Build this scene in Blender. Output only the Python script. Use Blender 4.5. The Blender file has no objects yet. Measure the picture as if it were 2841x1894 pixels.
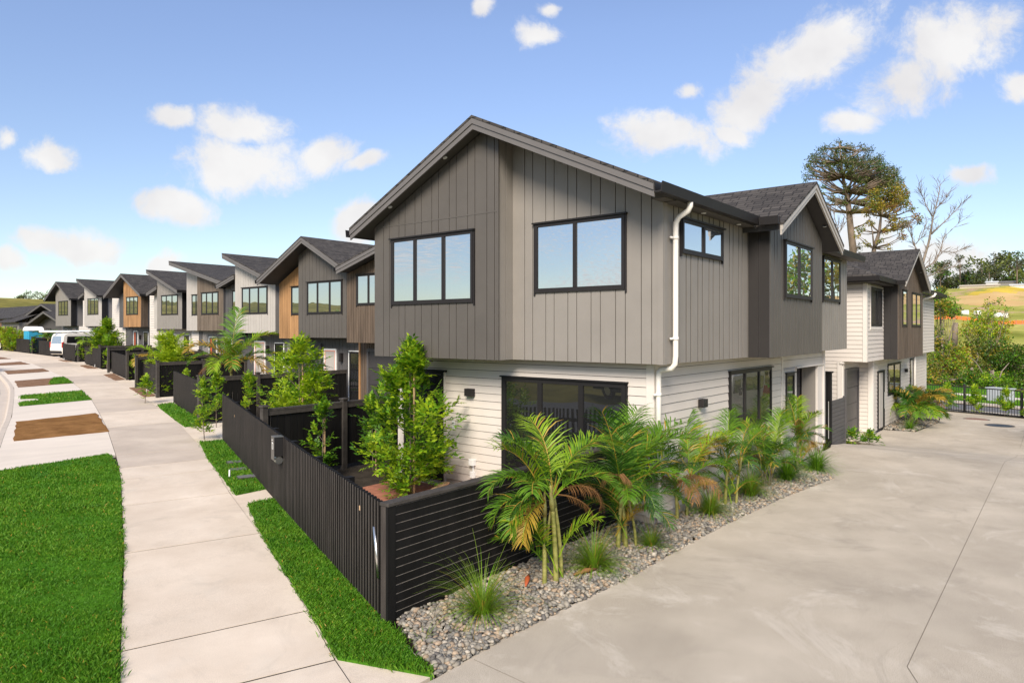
import bpy, bmesh, math, random
import numpy as np
from mathutils import Vector, Matrix

R = math.radians
rnd = random.Random(7)
scene = bpy.context.scene
COL = scene.collection
V = Vector
XA, YA, ZA = V((1, 0, 0)), V((0, 1, 0)), V((0, 0, 1))

# ------------------------------------------------------------------ terrain
def sstep(a, b, x):
    t = min(1, max(0, (x - a) / (b - a)))
    return t * t * (3 - 2 * t)

def lerp(x, xs, ys):
    return float(np.interp(x, xs, ys))

def g(x, y):
    """height of the made ground: the street climbs gently, the shared drive falls away"""
    t = (y - 4) * 1.2
    zs = .0155 * ((t if t > 30 else math.log1p(math.exp(t))) / 1.2)
    d = lerp(x, [9.3, 10, 14.5, 15.5, 24, 36, 60], [0, -.03, -.57, -.62, -.66, -1.05, -1.15])
    return zs + d * (1 - sstep(4, 12, y))

# ------------------------------------------------------------------ materials
MATS = {}
def nn(nt, t, **kw):
    n = nt.nodes.new(t)
    for k, v in kw.items():
        if hasattr(n, k):
            setattr(n, k, v)
        else:
            n.inputs[k.replace('_', ' ')].default_value = v
    return n

def mat(name, col, rough=.6, var=.12, scale=3.0, bump=0, bscale=60, metal=0, spec=.5, stretch=None, col2=None, trans=0, coat=0, fine=0, big=0, scuff=0):
    """principled surface whose colour wanders a little; stretch squeezes the noise to make grain or trowel marks"""
    if name in MATS:
        return MATS[name]
    m = bpy.data.materials.new(name)
    m.use_nodes = True
    nt = m.node_tree
    b = nt.nodes['Principled BSDF']
    b.inputs['Roughness'].default_value = rough
    b.inputs['Metallic'].default_value = metal
    b.inputs['Specular IOR Level'].default_value = spec
    if coat:
        b.inputs['Coat Weight'].default_value = coat
    geo = nt.nodes.new('ShaderNodeNewGeometry')
    src = geo.outputs['Position']
    if stretch:
        mp = nt.nodes.new('ShaderNodeMapping')
        mp.inputs['Scale'].default_value = stretch
        nt.links.new(src, mp.inputs['Vector'])
        src = mp.outputs['Vector']
    nz = nn(nt, 'ShaderNodeTexNoise', Scale=scale, Detail=6.0, Roughness=.6)
    nt.links.new(src, nz.inputs['Vector'])
    cr = nt.nodes.new('ShaderNodeMapRange')
    cr.inputs['From Min'].default_value = .3
    cr.inputs['From Max'].default_value = .7
    nt.links.new(nz.outputs['Fac'], cr.inputs['Value'])
    mix = nn(nt, 'ShaderNodeMix', data_type='RGBA')
    c1 = tuple(min(1, c * (1 - var)) for c in col)
    c2 = col2 or tuple(min(1, c * (1 + var)) for c in col)
    mix.inputs['A'].default_value = (*c1, 1)
    mix.inputs['B'].default_value = (*c2, 1)
    nt.links.new(cr.outputs['Result'], mix.inputs['Factor'])
    out = mix.outputs['Result']
    for amt, sc in ((fine, 140.0), (big, .35)):
        if amt:
            n2 = nn(nt, 'ShaderNodeTexNoise', Scale=sc, Detail=3.0)
            nt.links.new(geo.outputs['Position'], n2.inputs['Vector'])
            mr = nt.nodes.new('ShaderNodeMapRange')
            mr.inputs['From Min'].default_value = .3
            mr.inputs['From Max'].default_value = .7
            mr.inputs['To Min'].default_value = 1 - amt
            mr.inputs['To Max'].default_value = 1 + amt
            nt.links.new(n2.outputs['Fac'], mr.inputs['Value'])
            mu = nn(nt, 'ShaderNodeMix', data_type='RGBA', blend_type='MULTIPLY')
            mu.inputs['Factor'].default_value = 1
            nt.links.new(out, mu.inputs['A'])
            nt.links.new(mr.outputs['Result'], mu.inputs['B'])
            out = mu.outputs['Result']
    if scuff:                            # pale swirling scuffs and dark damp blotches worn into the slab
        for (sc, lo, hi, colr, k) in ((.5, .54, .68, (.6, .545, .465, 1), scuff), (.75, .53, .75, (.28, .245, .2, 1), scuff), (3.5, .66, .76, (.64, .59, .52, 1), scuff * .6)):
            n3 = nn(nt, 'ShaderNodeTexNoise', Scale=sc, Detail=9.0, Roughness=.72, Distortion=2.2)
            mp3 = nt.nodes.new('ShaderNodeMapping')
            mp3.inputs['Location'].default_value = (sc * 37, 5, 2)
            nt.links.new(geo.outputs['Position'], mp3.inputs['Vector'])
            nt.links.new(mp3.outputs['Vector'], n3.inputs['Vector'])
            m3 = nt.nodes.new('ShaderNodeMapRange')
            m3.inputs['From Min'].default_value = lo
            m3.inputs['From Max'].default_value = hi
            m3.inputs['To Max'].default_value = k
            nt.links.new(n3.outputs['Fac'], m3.inputs['Value'])
            x3 = nn(nt, 'ShaderNodeMix', data_type='RGBA')
            nt.links.new(m3.outputs['Result'], x3.inputs['Factor'])
            nt.links.new(out, x3.inputs['A'])
            x3.inputs['B'].default_value = colr
            out = x3.outputs['Result']
    nt.links.new(out, b.inputs['Base Color'])
    if bump:
        bz = nn(nt, 'ShaderNodeTexNoise', Scale=bscale, Detail=4.0)
        nt.links.new(src, bz.inputs['Vector'])
        bp = nn(nt, 'ShaderNodeBump', Strength=bump, Distance=.02)
        nt.links.new(bz.outputs['Fac'], bp.inputs['Height'])
        nt.links.new(bp.outputs['Normal'], b.inputs['Normal'])
    if trans:
        tr = nt.nodes.new('ShaderNodeBsdfTranslucent')
        nt.links.new(out, tr.inputs['Color'])
        ms = nt.nodes.new('ShaderNodeMixShader')
        ms.inputs['Fac'].default_value = trans
        nt.links.new(b.outputs[0], ms.inputs[1])
        nt.links.new(tr.outputs[0], ms.inputs[2])
        nt.links.new(ms.outputs[0], nt.nodes['Material Output'].inputs['Surface'])
    MATS[name] = m
    return m

def glass_mat(name, tint=(.05, .055, .06), lo=.66, hi=.96, wav=.0022):
    m = bpy.data.materials.new(name)
    m.use_nodes = True
    nt = m.node_tree
    b = nt.nodes['Principled BSDF']
    b.inputs['Base Color'].default_value = (*tint, 1)
    b.inputs['Roughness'].default_value = .25
    gl = nn(nt, 'ShaderNodeBsdfGlossy', Roughness=0.0)
    gl.inputs['Color'].default_value = (.93, .96, 1, 1)
    lw = nn(nt, 'ShaderNodeFresnel', IOR=1.6)
    mr = nt.nodes.new('ShaderNodeMapRange')
    mr.inputs['From Min'].default_value = .05
    mr.inputs['From Max'].default_value = .8
    mr.inputs['To Min'].default_value = lo
    mr.inputs['To Max'].default_value = hi
    nt.links.new(lw.outputs[0], mr.inputs['Value'])
    geo = nt.nodes.new('ShaderNodeNewGeometry')
    nz = nn(nt, 'ShaderNodeTexNoise', Scale=1.3, Detail=1.0)
    nt.links.new(geo.outputs['Position'], nz.inputs['Vector'])
    bp = nn(nt, 'ShaderNodeBump', Strength=1.0, Distance=wav)
    nt.links.new(nz.outputs['Fac'], bp.inputs['Height'])
    nt.links.new(bp.outputs['Normal'], gl.inputs['Normal'])
    ms = nt.nodes.new('ShaderNodeMixShader')
    nt.links.new(mr.outputs['Result'], ms.inputs['Fac'])
    nt.links.new(b.outputs[0], ms.inputs[1])
    nt.links.new(gl.outputs[0], ms.inputs[2])
    nt.links.new(ms.outputs[0], nt.nodes['Material Output'].inputs['Surface'])
    return m

def shingle_mat():
    m = bpy.data.materials.new('asphalt shingle')
    m.use_nodes = True
    nt = m.node_tree
    b = nt.nodes['Principled BSDF']
    b.inputs['Roughness'].default_value = .9
    b.inputs['Specular IOR Level'].default_value = .25
    uv = nt.nodes.new('ShaderNodeUVMap')
    br = nn(nt, 'ShaderNodeTexBrick', Scale=1.0, offset=.5, squash=.6, squash_frequency=3)
    br.inputs['Color1'].default_value = (.078, .07, .064, 1)
    br.inputs['Color2'].default_value = (.042, .038, .036, 1)
    br.inputs['Mortar'].default_value = (.012, .012, .012, 1)
    br.inputs['Mortar Size'].default_value = .009
    br.inputs['Mortar Smooth'].default_value = .3
    br.inputs['Brick Width'].default_value = .3
    br.inputs['Row Height'].default_value = .145
    nt.links.new(uv.outputs['UV'], br.inputs['Vector'])
    nz = nn(nt, 'ShaderNodeTexNoise', Scale=70.0, Detail=3.0)
    nt.links.new(uv.outputs['UV'], nz.inputs['Vector'])
    mr = nn(nt, 'ShaderNodeMapRange')
    mr.inputs['To Min'].default_value = .6
    mr.inputs['To Max'].default_value = 1.5
    nt.links.new(nz.outputs['Fac'], mr.inputs['Value'])
    mu = nn(nt, 'ShaderNodeMix', data_type='RGBA', blend_type='MULTIPLY')
    mu.inputs['Factor'].default_value = 1
    nt.links.new(br.outputs['Color'], mu.inputs['A'])
    nt.links.new(mr.outputs['Result'], mu.inputs['B'])
    nt.links.new(mu.outputs['Result'], b.inputs['Base Color'])
    bp = nn(nt, 'ShaderNodeBump', Strength=.8, Distance=.02)
    nt.links.new(br.outputs['Fac'], bp.inputs['Height'])
    bp.invert = True
    nt.links.new(bp.outputs['Normal'], b.inputs['Normal'])
    MATS['shingle'] = m
    return m

shingle_mat()
GLASS = glass_mat('window glass')
GLASSD = glass_mat('dark door glass', tint=(.01, .01, .011), lo=.12, hi=.8, wav=.004)
mat('ironsand', (.098, .088, .078), .5, .06, 2, .05, 90, spec=.35)
mat('greige', (.245, .224, .2), .5, .05, 2, .05, 90, spec=.35)
mat('palegrey', (.42, .39, .355), .5, .05, 2, .05, 90, spec=.35)
mat('midgrey', (.215, .2, .188), .5, .05, 2, .05, 90, spec=.35)
mat('darkgrey', (.085, .08, .08), .5, .06, 2, .05, 90, spec=.35)
mat('black paint', (.013, .012, .012), .6, .1, 2, 0, spec=.3)
mat('white board', (.6, .545, .49), .45, .035, 2, .03, 90, spec=.35)
mat('white trim', (.66, .61, .555), .45, .03, 2, spec=.35)
mat('backing', (.014, .013, .013), .9, 0)  # near-black behind the boards, so grooves and laps carry their shade as colour
mat('fascia', (.135, .125, .12), .5, .05, 2, spec=.4)
mat('soffit', (.045, .042, .042), .7, .05, 2)
mat('soffitbrown', (.085, .078, .07), .7, .05, 2)
mat('gutter', (.018, .016, .016), .55, .08, 2, spec=.3)
mat('joinery', (.02, .0175, .0175), .5, .08, 3, spec=.3)
mat('garage door', (.045, .042, .043), .45, .08, 6, .05, 200, spec=.4)
mat('pvc', (.78, .74, .68), .35, .03, 3)
mat('cedar', (.36, .2, .09), .6, .35, 4, .15, 40, stretch=(1, 1, .12), spec=.25)
mat('weathered cedar', (.115, .085, .062), .7, .35, 5, .15, 40, stretch=(1, 1, .12), spec=.25)
mat('silvered cedar', (.15, .118, .09), .7, .35, 5, .15, 40, stretch=(1, 1, .12), spec=.25)
mat('fence stain', (.0065, .006, .0058), .65, .5, 6, .2, 40, stretch=(1, 1, .2), spec=.22)
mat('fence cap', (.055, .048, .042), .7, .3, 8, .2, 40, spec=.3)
mat('fence batten', (.05, .042, .037), .6, .4, 6, .15, 50, stretch=(1, 1, .2), spec=.35)
mat('fence edge skylit', (.17, .15, .13), .8, .4, 12, spec=.2)
mat('raw pine', (.55, .36, .2), .7, .2, 10)
mat('footpath', (.61, .51, .405), .85, .07, 1.2, .1, 250, col2=(.68, .585, .48), fine=.14, big=.08, spec=.2, scuff=.3)
mat('footpath stained', (.5, .42, .345), .85, .09, 1.0, .1, 250, col2=(.57, .485, .4), fine=.1, big=.06, spec=.2, scuff=.25)
mat('crossing', (.66, .585, .5), .85, .06, .8, .1, 250, fine=.05, big=.05, spec=.2, stretch=(1, 2.5, 1))
mat('drive', (.425, .37, .295), .8, .12, .9, .15, 220, col2=(.49, .432, .35), fine=.34, big=.13, spec=.2, scuff=.6)
mat('kerb', (.5, .43, .36), .85, .08, 3, .1, 120, fine=.06)
mat('asphalt', (.13, .13, .135), .9, .1, 4, .3, 200, fine=.25)
mat('joint', (.05, .04, .032), .95, .2, 20)
mat('saw cut', (.17, .145, .115), .95, .2, 20)
mat('soil', (.22, .105, .035), 1, .25, 2.5, .9, 60, col2=(.31, .16, .06), fine=.35, spec=.05)
mat('clay', (.22, .125, .075), 1, .2, 2.5, .9, 60, col2=(.28, .17, .11), fine=.3, spec=.05)
mat('yard soil', (.05, .042, .034), 1, .3, 4, .8, 50, fine=.3, spec=.05)
mat('brick paving', (.4, .17, .11), .85, .2, 8, .3, 60, spec=.1)
mat('turf', (.06, .17, .012), 1, .3, 8, .6, 120, spec=.05)
mat('land', (.13, .15, .035), 1, .4, .05, 0, spec=.05, col2=(.26, .22, .06), big=.3)
mat('metal', (.75, .75, .74), .28, .04, 6, metal=1)
mat('letterbox grey', (.07, .066, .062), .4, .06, 6, spec=.6, coat=.2)
mat('white paint', (.82, .82, .8), .4, .02, 3)
mat('tape', (.8, .3, .2), .6, .1, 5)
mat('orange', (.75, .18, .03), .6, .1, 5)
mat('red door', (.42, .09, .03), .5, .1, 5)
mat('skin', (.35, .2, .13), .6, .05, 5)
mat('van paint', (.78, .74, .66), .25, .02, 3, coat=.5)
mat('silver paint', (.42, .43, .45), .25, .02, 3, metal=.6, coat=.5)
mat('rubber', (.02, .02, .02), .8, .1, 5)
mat('red lamp', (.45, .02, .02), .2, .05, 5)
mat('toilet blue', (.03, .3, .48), .45, .1, 3)
mat('cabinet', (.42, .45, .48), .5, .03, 3)
mat('iron', (.015, .015, .016), .45, .1, 5)
mat('stone pier', (.5, .43, .34), .9, .15, 6, .4, 20)
mat('red brick', (.2, .1, .07), .9, .35, 12, .3, 40)
mat('white wall far', (.6, .6, .58), .7, .04, 2)
mat('led', (.8, .8, .78), .3, 0)
mat('screen', (.01, .01, .012), .2, 0)
mat('hill grass', (.27, .3, .05), 1, .25, .09, 0, col2=(.46, .42, .12), big=.2, spec=.03)
mat('hay', (.56, .36, .15), 1, .15, .08, 0, col2=(.6, .43, .2), spec=.03)
mat('hay yellow', (.55, .4, .06), 1, .2, .1, spec=.03)
mat('track', (.45, .3, .2), 1, .1, .2, spec=.03)
PEB = [mat('pebble %s' % n, c, .7, .3, 14, .15, 90, spec=.3) for n, c in
       (('grey', (.25, .225, .185)), ('blue', (.18, .17, .15)), ('warm', (.33, .25, .175)), ('pale', (.37, .33, .27)), ('dark', (.12, .11, .1)))]
def leafmat(name, c1, c2, trans=.3, scale=2.5, rough=.45):
    return mat(name, c1, rough, .0, scale, col2=c2, trans=trans, spec=.35)
leafmat('grass blade', (.048, .17, .005), (.105, .265, .009), .3, 1.6, .6)
leafmat('grass light', (.11, .26, .012), (.2, .34, .025), .3, 1.6, .6)
leafmat('leaf fresh', (.25, .42, .015), (.4, .52, .025), .4)
leafmat('leaf mid', (.12, .29, .014), (.22, .4, .018), .38)
leafmat('leaf deep', (.04, .12, .012), (.08, .19, .014), .3)
leafmat('leaf lime', (.34, .5, .012), (.5, .6, .03), .42)
leafmat('leaf yellow', (.34, .28, .02), (.42, .36, .03), .35)
leafmat('palm green', (.065, .17, .01), (.15, .29, .018), .32, 7)
leafmat('palm bright', (.17, .33, .012), (.34, .46, .03), .38, 7)
leafmat('palm dark', (.025, .085, .01), (.06, .15, .014), .28, 7)
leafmat('palm brown', (.2, .09, .03), (.3, .16, .06), .2, 4, .7)
leafmat('palm gold', (.4, .26, .03), (.5, .34, .06), .3, 4)
leafmat('tuft green', (.14, .25, .02), (.26, .36, .04), .3, 5)
leafmat('autumn', (.3, .22, .02), (.42, .32, .04), .35)
leafmat('olive leaf', (.1, .14, .02), (.18, .2, .03), .3)
leafmat('pine needle', (.035, .06, .018), (.075, .1, .03), .15)
mat('return shaded', (.028, .025, .024), .6, .1, 2, spec=.3)  # near-black bay returns: their shade is put into the colour
leafmat('far leaf', (.05, .065, .03), (.08, .095, .045), .1, .2)
mat('palm stem', (.2, .22, .035), .55, .3, 3, .1, 30, col2=(.36, .33, .1), stretch=(1, 1, 6))
mat('palm sheath', (.3, .21, .045), .6, .3, 9, col2=(.3, .32, .1))
mat('bark', (.17, .13, .1), .9, .3, 6, .6, 30, stretch=(1, 1, .3))
mat('pale bark', (.23, .185, .145), .9, .3, 4, .6, 20, stretch=(1, 1, .3))
mat('pine bark', (.2, .15, .11), .95, .35, 3, .8, 10, stretch=(1, 1, .4))

# ------------------------------------------------------------------ mesh builder
def boxes(H, name, m, lst, bevel=0):
    for q in lst:
        MB().box(*q).build(name, m, H, bevel=bevel)

class MB:
    def __init__(s):
        s.v, s.f, s.m = [], [], []
    def add(s, vs, fs, m=0):
        o = len(s.v)
        s.v.extend([tuple(p) for p in vs])
        s.f.extend([tuple(i + o for i in f) for f in fs])
        s.m.extend([m] * len(fs))
        return s
    def prism(s, poly, vec, m=0):
        poly = [V(p) for p in poly]
        vec = V(vec)
        n = V((0, 0, 0))
        for i, p in enumerate(poly):
            n += p.cross(poly[(i + 1) % len(poly)])
        if n.dot(vec) > 0:
            poly = poly[::-1]
        k = len(poly)
        vs = poly + [p + vec for p in poly]
        fs = [tuple(range(k)), tuple(range(2 * k - 1, k - 1, -1))]
        fs += [(i, i + k, (i + 1) % k + k, (i + 1) % k) for i in range(k)]
        return s.add(vs, fs, m)
    def box(s, x0, x1, y0, y1, z0, z1, m=0):
        return s.prism([(x0, y0, z0), (x1, y0, z0), (x1, y1, z0), (x0, y1, z0)], (0, 0, z1 - z0), m)
    def bar(s, a, b, w, h, m=0, up=ZA):
        """square bar from a to b"""
        a, b = V(a), V(b)
        d = (b - a).normalized()
        sd = d.cross(up)
        sd = sd.normalized() if sd.length > 1e-4 else V((1, 0, 0))
        u = sd.cross(d)
        return s.prism([a + sd * w / 2 + u * h / 2, a - sd * w / 2 + u * h / 2, a - sd * w / 2 - u * h / 2, a + sd * w / 2 - u * h / 2], b - a, m)
    def tube(s, pts, rad, n=8, m=0):
        pts = [V(p) for p in pts]
        if not isinstance(rad, (list, tuple)):
            rad = [rad] * len(pts)
        vs, fs = [], []
        ref = None
        for i, p in enumerate(pts):
            d = (pts[min(i + 1, len(pts) - 1)] - pts[max(i - 1, 0)]).normalized()
            if ref is None:
                ref = d.orthogonal().normalized()
            ref = (ref - d * ref.dot(d))
            ref = ref.normalized() if ref.length > 1e-5 else d.orthogonal().normalized()
            b = d.cross(ref)
            for j in range(n):
                t = 2 * math.pi * j / n
                vs.append(p + (ref * math.cos(t) + b * math.sin(t)) * rad[i])
        for i in range(len(pts) - 1):
            for j in range(n):
                a, c = i * n + j, i * n + (j + 1) % n
                fs.append((a, c, c + n, a + n))
        fs.append(tuple(range(n - 1, -1, -1)))
        fs.append(tuple(range((len(pts) - 1) * n, len(pts) * n)))
        return s.add(vs, fs, m)
    def build(s, name, mats, parent=None, smooth=False, uv=False, bevel=0):
        if not s.v:
            return None
        me = bpy.data.meshes.new(name)
        me.from_pydata(s.v, [], s.f)
        mats = mats if isinstance(mats, (list, tuple)) else [mats]
        for m in mats:
            me.materials.append(MATS[m] if isinstance(m, str) else m)
        if len(mats) > 1:
            me.polygons.foreach_set('material_index', s.m)
        if smooth:
            me.polygons.foreach_set('use_smooth', [True] * len(me.polygons))
        if uv:
            lay = me.uv_layers.new(name='UVMap')
            for p in me.polygons:
                n = p.normal
                lv = ZA.cross(n)
                lv = lv.normalized() if lv.length > 1e-3 else XA
                up = n.cross(lv)
                for li in p.loop_indices:
                    co = me.vertices[me.loops[li].vertex_index].co
                    lay.data[li].uv = (co.dot(lv), co.dot(up))
        me.update()
        o = bpy.data.objects.new(name, me)
        COL.objects.link(o)
        if parent:
            o.parent = parent
            o.matrix_parent_inverse = Matrix.Translation(-parent_loc(parent))
        if bevel:
            md = o.modifiers.new('bevel', 'BEVEL')
            md.width = bevel
            md.segments = 2
            md.limit_method = 'ANGLE'
        return o

def parent_loc(o):
    p = V(o.location)
    return p if not o.parent else p + parent_loc(o.parent) + o.matrix_parent_inverse.translation

def tag(o, label=None, cat=None, group=None, kind=None):
    for k, v in (('label', label), ('category', cat), ('group', group), ('kind', kind)):
        if v:
            o[k] = v
    return o

def thing(name, label, cat, loc=(0, 0, 0), group=None):
    o = bpy.data.objects.new(name, None)
    COL.objects.link(o)
    o.location = loc
    o.empty_display_size = .3
    return tag(o, label, cat, group)

def copy_tree(o, parent=None):
    c = o.copy()
    COL.objects.link(c)
    if parent:
        c.parent = parent
    for ch in list(o.children):
        copy_tree(ch, c)
    return c

def clip(poly, u0, u1):
    def half(ps, k, sgn):
        out = []
        for i, p in enumerate(ps):
            q = ps[(i + 1) % len(ps)]
            a, b = sgn * (p[0] - k), sgn * (q[0] - k)
            if a >= 0:
                out.append(p)
            if a * b < 0:
                t = a / (a - b)
                out.append((p[0] + t * (q[0] - p[0]), p[1] + t * (q[1] - p[1])))
        return out
    ps = half(poly, u0, 1)
    return half(ps, u1, -1) if len(ps) > 2 else []

def vboards(mb, P, pu, pn, poly, widths, gap=.014, th=.02, m=0):
    """vertical boards over a convex (u,z) outline, outer face th proud of the plane"""
    P, pu, pn = V(P), V(pu), V(pn)
    u, u1 = min(p[0] for p in poly), max(p[0] for p in poly)
    i = 0
    while u < u1 - .01:
        w = widths[i % len(widths)]
        e = min(u + w, u1)
        if u1 - e < .05:
            e = u1
        c = clip(poly, u + gap / 2, e - gap / 2)
        if len(c) > 2:
            mb.prism([P + pu * a + ZA * z for a, z in c], pn * th, m)
        u = e
        i += 1

def hboards(mb, P, pu, pn, u0, u1, z0, z1, pitch=.14, th=.026, m=0, bm=1):
    """lapped weatherboards with an open rebate under each lap, its shade coloured into the backing"""
    P, pu, pn = V(P), V(pu), V(pn)
    q = P + pu * u0
    mb.prism([q + ZA * z0, q + pn * .003 + ZA * z0, q + pn * .003 + ZA * z1, q + ZA * z1], pu * (u1 - u0), bm)
    z = z0
    while z < z1 - .01:
        zt = min(z + pitch, z1)
        mb.prism([q + pn * .003 + ZA * z, q + pn * th + ZA * z, q + pn * .012 + ZA * (zt - .0095), q + pn * .003 + ZA * (zt - .0095)], pu * (u1 - u0), m)
        z = zt

def window(H, P, pu, pn, u0, u1, z0, z1, splits=(), name='window', glass=None, fr=.055, head=True, proud=.05, flare=True, fmat='joinery'):
    """aluminium window set over the cladding: frame bars, head flashing, and one glass mesh as its sub-part"""
    P, pu, pn = V(P), V(pu), V(pn)
    mb = MB()
    def rect(a, b, c, d, n0, n1):
        q = P + pn * n0
        mb.prism([q + pu * a + ZA * c, q + pu * b + ZA * c, q + pu * b + ZA * d, q + pu * a + ZA * d], pn * (n1 - n0))
    rect(u0, u1, z0, z0 + fr * 1.3, .0, proud)
    rect(u0, u1, z1 - fr, z1, .0, proud)
    rect(u0, u0 + fr, z0 + fr * 1.3, z1 - fr, .0, proud)
    rect(u1 - fr, u1, z0 + fr * 1.3, z1 - fr, .0, proud)
    for s in splits:
        c = u0 + (u1 - u0) * s
        rect(c - fr * .6, c + fr * .6, z0 + fr * 1.3, z1 - fr, .0, proud + .004)
    if head:
        rect(u0 - .04, u1 + .04, z1, z1 + .025, .0, proud + .03)
    if flare:
        rect(u0 - .028, u0, z0 - .05, z1, .0, proud - .012)
        rect(u1, u1 + .028, z0 - .05, z1, .0, proud - .012)
    o = mb.build(name, fmat, H)
    gm = MB()
    edges = [u0 + fr] + [u0 + (u1 - u0) * s for s in splits] + [u1 - fr]
    for i in range(len(edges) - 1):
        a, b = edges[i] + .004, edges[i + 1] - .004
        q = P + pn * (.026 + .0025 * (i % 2))
        gm.prism([q + pu * a + ZA * (z0 + fr), q + pu * b + ZA * (z0 + fr), q + pu * b + ZA * (z1 - fr * .8), q + pu * a + ZA * (z1 - fr * .8)], pn * .006)
    gm.build('pane', glass or GLASS, o)
    return o

def garage(H, P, pu, pn, u0, u1, z0, z1, m='garage door', n=4, frame='darkgrey'):
    mb = MB()
    P, pu, pn = V(P), V(pu), V(pn)
    h = (z1 - z0) / n
    for i in range(n):
        q = P + pn * .03
        a, b = z0 + i * h + .006, z0 + (i + 1) * h - .006
        mb.prism([q + pu * u0 + ZA * a, q + pu * u1 + ZA * a, q + pu * u1 + ZA * b, q + pu * u0 + ZA * b], pn * .025)
    mb.prism([P + pn * .004 + pu * u0 + ZA * z0, P + pn * .004 + pu * u1 + ZA * z0, P + pn * .004 + pu * u1 + ZA * z1, P + pn * .004 + pu * u0 + ZA * z1], pn * .027)
    o = mb.build('garage_door', m, H)
    mb = MB()
    for a, b, c, d in ((u0 - .09, u0, z0, z1 + .09), (u1, u1 + .09, z0, z1 + .09), (u0, u1, z1, z1 + .09)):
        mb.prism([P + pu * a + ZA * c, P + pu * b + ZA * c, P + pu * b + ZA * d, P + pu * a + ZA * d], pn * .085)
    mb.build('garage_frame', frame, H)
    return o

def slopes(H, run, cross, O, prof, r0, r1, th=.16, barge=.2, barge_m='fascia', soffit_m='soffit', both=False, gut=(True, True)):
    """roof over a profile [(c,z)...] of top-of-roof points swept along run from r0 (the open gable end) to r1"""
    run, cross, O = V(run), V(cross), V(O)
    top, sof, brg, gt = MB(), MB(), [], MB()
    def pt(c, z, r):
        return O + cross * c + run * r + ZA * z
    for (c0, z0), (c1, z1) in zip(prof[:-1], prof[1:]):
        top.prism([pt(c0, z0, r0 - .03), pt(c1, z1, r0 - .03), pt(c1, z1 - .045, r0 - .03), pt(c0, z0 - .045, r0 - .03)], run * (r1 - r0 + .03))
        sof.prism([pt(c0, z0 - .047, r0 + .03), pt(c1, z1 - .047, r0 + .03), pt(c1, z1 - th, r0 + .03), pt(c0, z0 - th, r0 + .03)], run * (r1 - r0 - .03))
        b = MB()
        b.prism([pt(c0, z0 - .047, r0 - .022), pt(c1, z1 - .047, r0 - .022), pt(c1, z1 - .047 - barge * .5, r0 - .022), pt(c0, z0 - .047 - barge * .5, r0 - .022)], run * .05)
        b.prism([pt(c0, z0 - .05 - barge * .5, r0 - .004), pt(c1, z1 - .05 - barge * .5, r0 - .004), pt(c1, z1 - .047 - barge, r0 - .004), pt(c0, z0 - .047 - barge, r0 - .004)], run * .03)
        brg.append(b)
    top.build('roof', 'shingle', H, uv=True)
    sof.build('soffit', soffit_m, H)
    for b in brg:
        b.build('barge_board', barge_m, H)
    # eaves: gutter at the low ends, plain fascia at a high end
    for end, on in ((0, gut[0]), (-1, gut[1])):
        c, z = prof[end]
        c2, z2 = prof[1 if end == 0 else -2]
        sg = 1 if c < c2 else -1
        if z < z2 and on:
            q = [(c - sg * .002, z - .17), (c - sg * .002, z - .04), (c - sg * .014, z - .04), (c - sg * .014, z - .15), (c - sg * .095, z - .15), (c - sg * .11, z - .045), (c - sg * .125, z - .045), (c - sg * .112, z - .17)]
            m = MB()
            m.prism([pt(a, b, r0 - .02) for a, b in q[:2] + q[2:4] + [(q[3][0], q[3][1] - .02)]], run * (r1 - r0 + .02))
            m.prism([pt(a, b, r0 - .02) for a, b in ((c - sg * .014, z - .17), (c - sg * .112, z - .17), (c - sg * .095, z - .15), (c - sg * .014, z - .15))], run * (r1 - r0 + .02))
            m.prism([pt(a, b, r0 - .02) for a, b in ((c - sg * .095, z - .15), (c - sg * .112, z - .17), (c - sg * .13, z - .03), (c - sg * .112, z - .03))], run * (r1 - r0 + .02))
            m.build('gutter', 'gutter', H)
        elif on:
            m = MB()
            m.prism([pt(c, z - .05, r0), pt(c - sg * .03, z - .05, r0), pt(c - sg * .03, z - .25, r0), pt(c, z - .25, r0)], run * (r1 - r0))
            m.build('fascia', barge_m, H)

def profz(prof, c):
    return float(np.interp(c, *zip(*sorted(prof))))

def wall_light(H, P, pu, pn, m='joinery', s=.09, h=.14):
    P, pu, pn = V(P), V(pu), V(pn)
    mb = MB()
    mb.prism([P + pu * -s + ZA * -h / 2, P + pu * s + ZA * -h / 2, P + pu * s + ZA * h / 2, P + pu * -s + ZA * h / 2], pn * .1)
    return mb.build('wall_light', m, H, bevel=.004)

def downlight(H, p, n, r=.04):
    mb = MB()
    p, n = V(p), V(n).normalized()
    mb.tube([p, p + n * .012], r, 12)
    return mb.build('downlight', 'led', H)
SKY_STR, SKY_SAT, CLOUD_STR, SUN_STR, SUN_ANG, EXPOSURE = .095, 1.0, .45, 2.8, 26, 1.08
# ------------------------------------------------------------------ the corner house
PITCH = (.27, .17)
MX = (-1, 0, 0)
MY = (0, -1, 0)

def gutter_run(H, p0, p1, out):
    p0, p1, out = V(p0), V(p1), V(out)
    m = MB()
    for q in (((0, -.17), (0, -.03), (.012, -.03), (.012, -.17)), ((.012, -.17), (.112, -.17), (.095, -.15), (.012, -.15)), ((.095, -.15), (.112, -.17), (.135, -.03), (.115, -.03))):
        m.prism([p0 + out * a + ZA * b for a, b in q], p1 - p0)
    return m.build('gutter', 'gutter', H)

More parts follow.
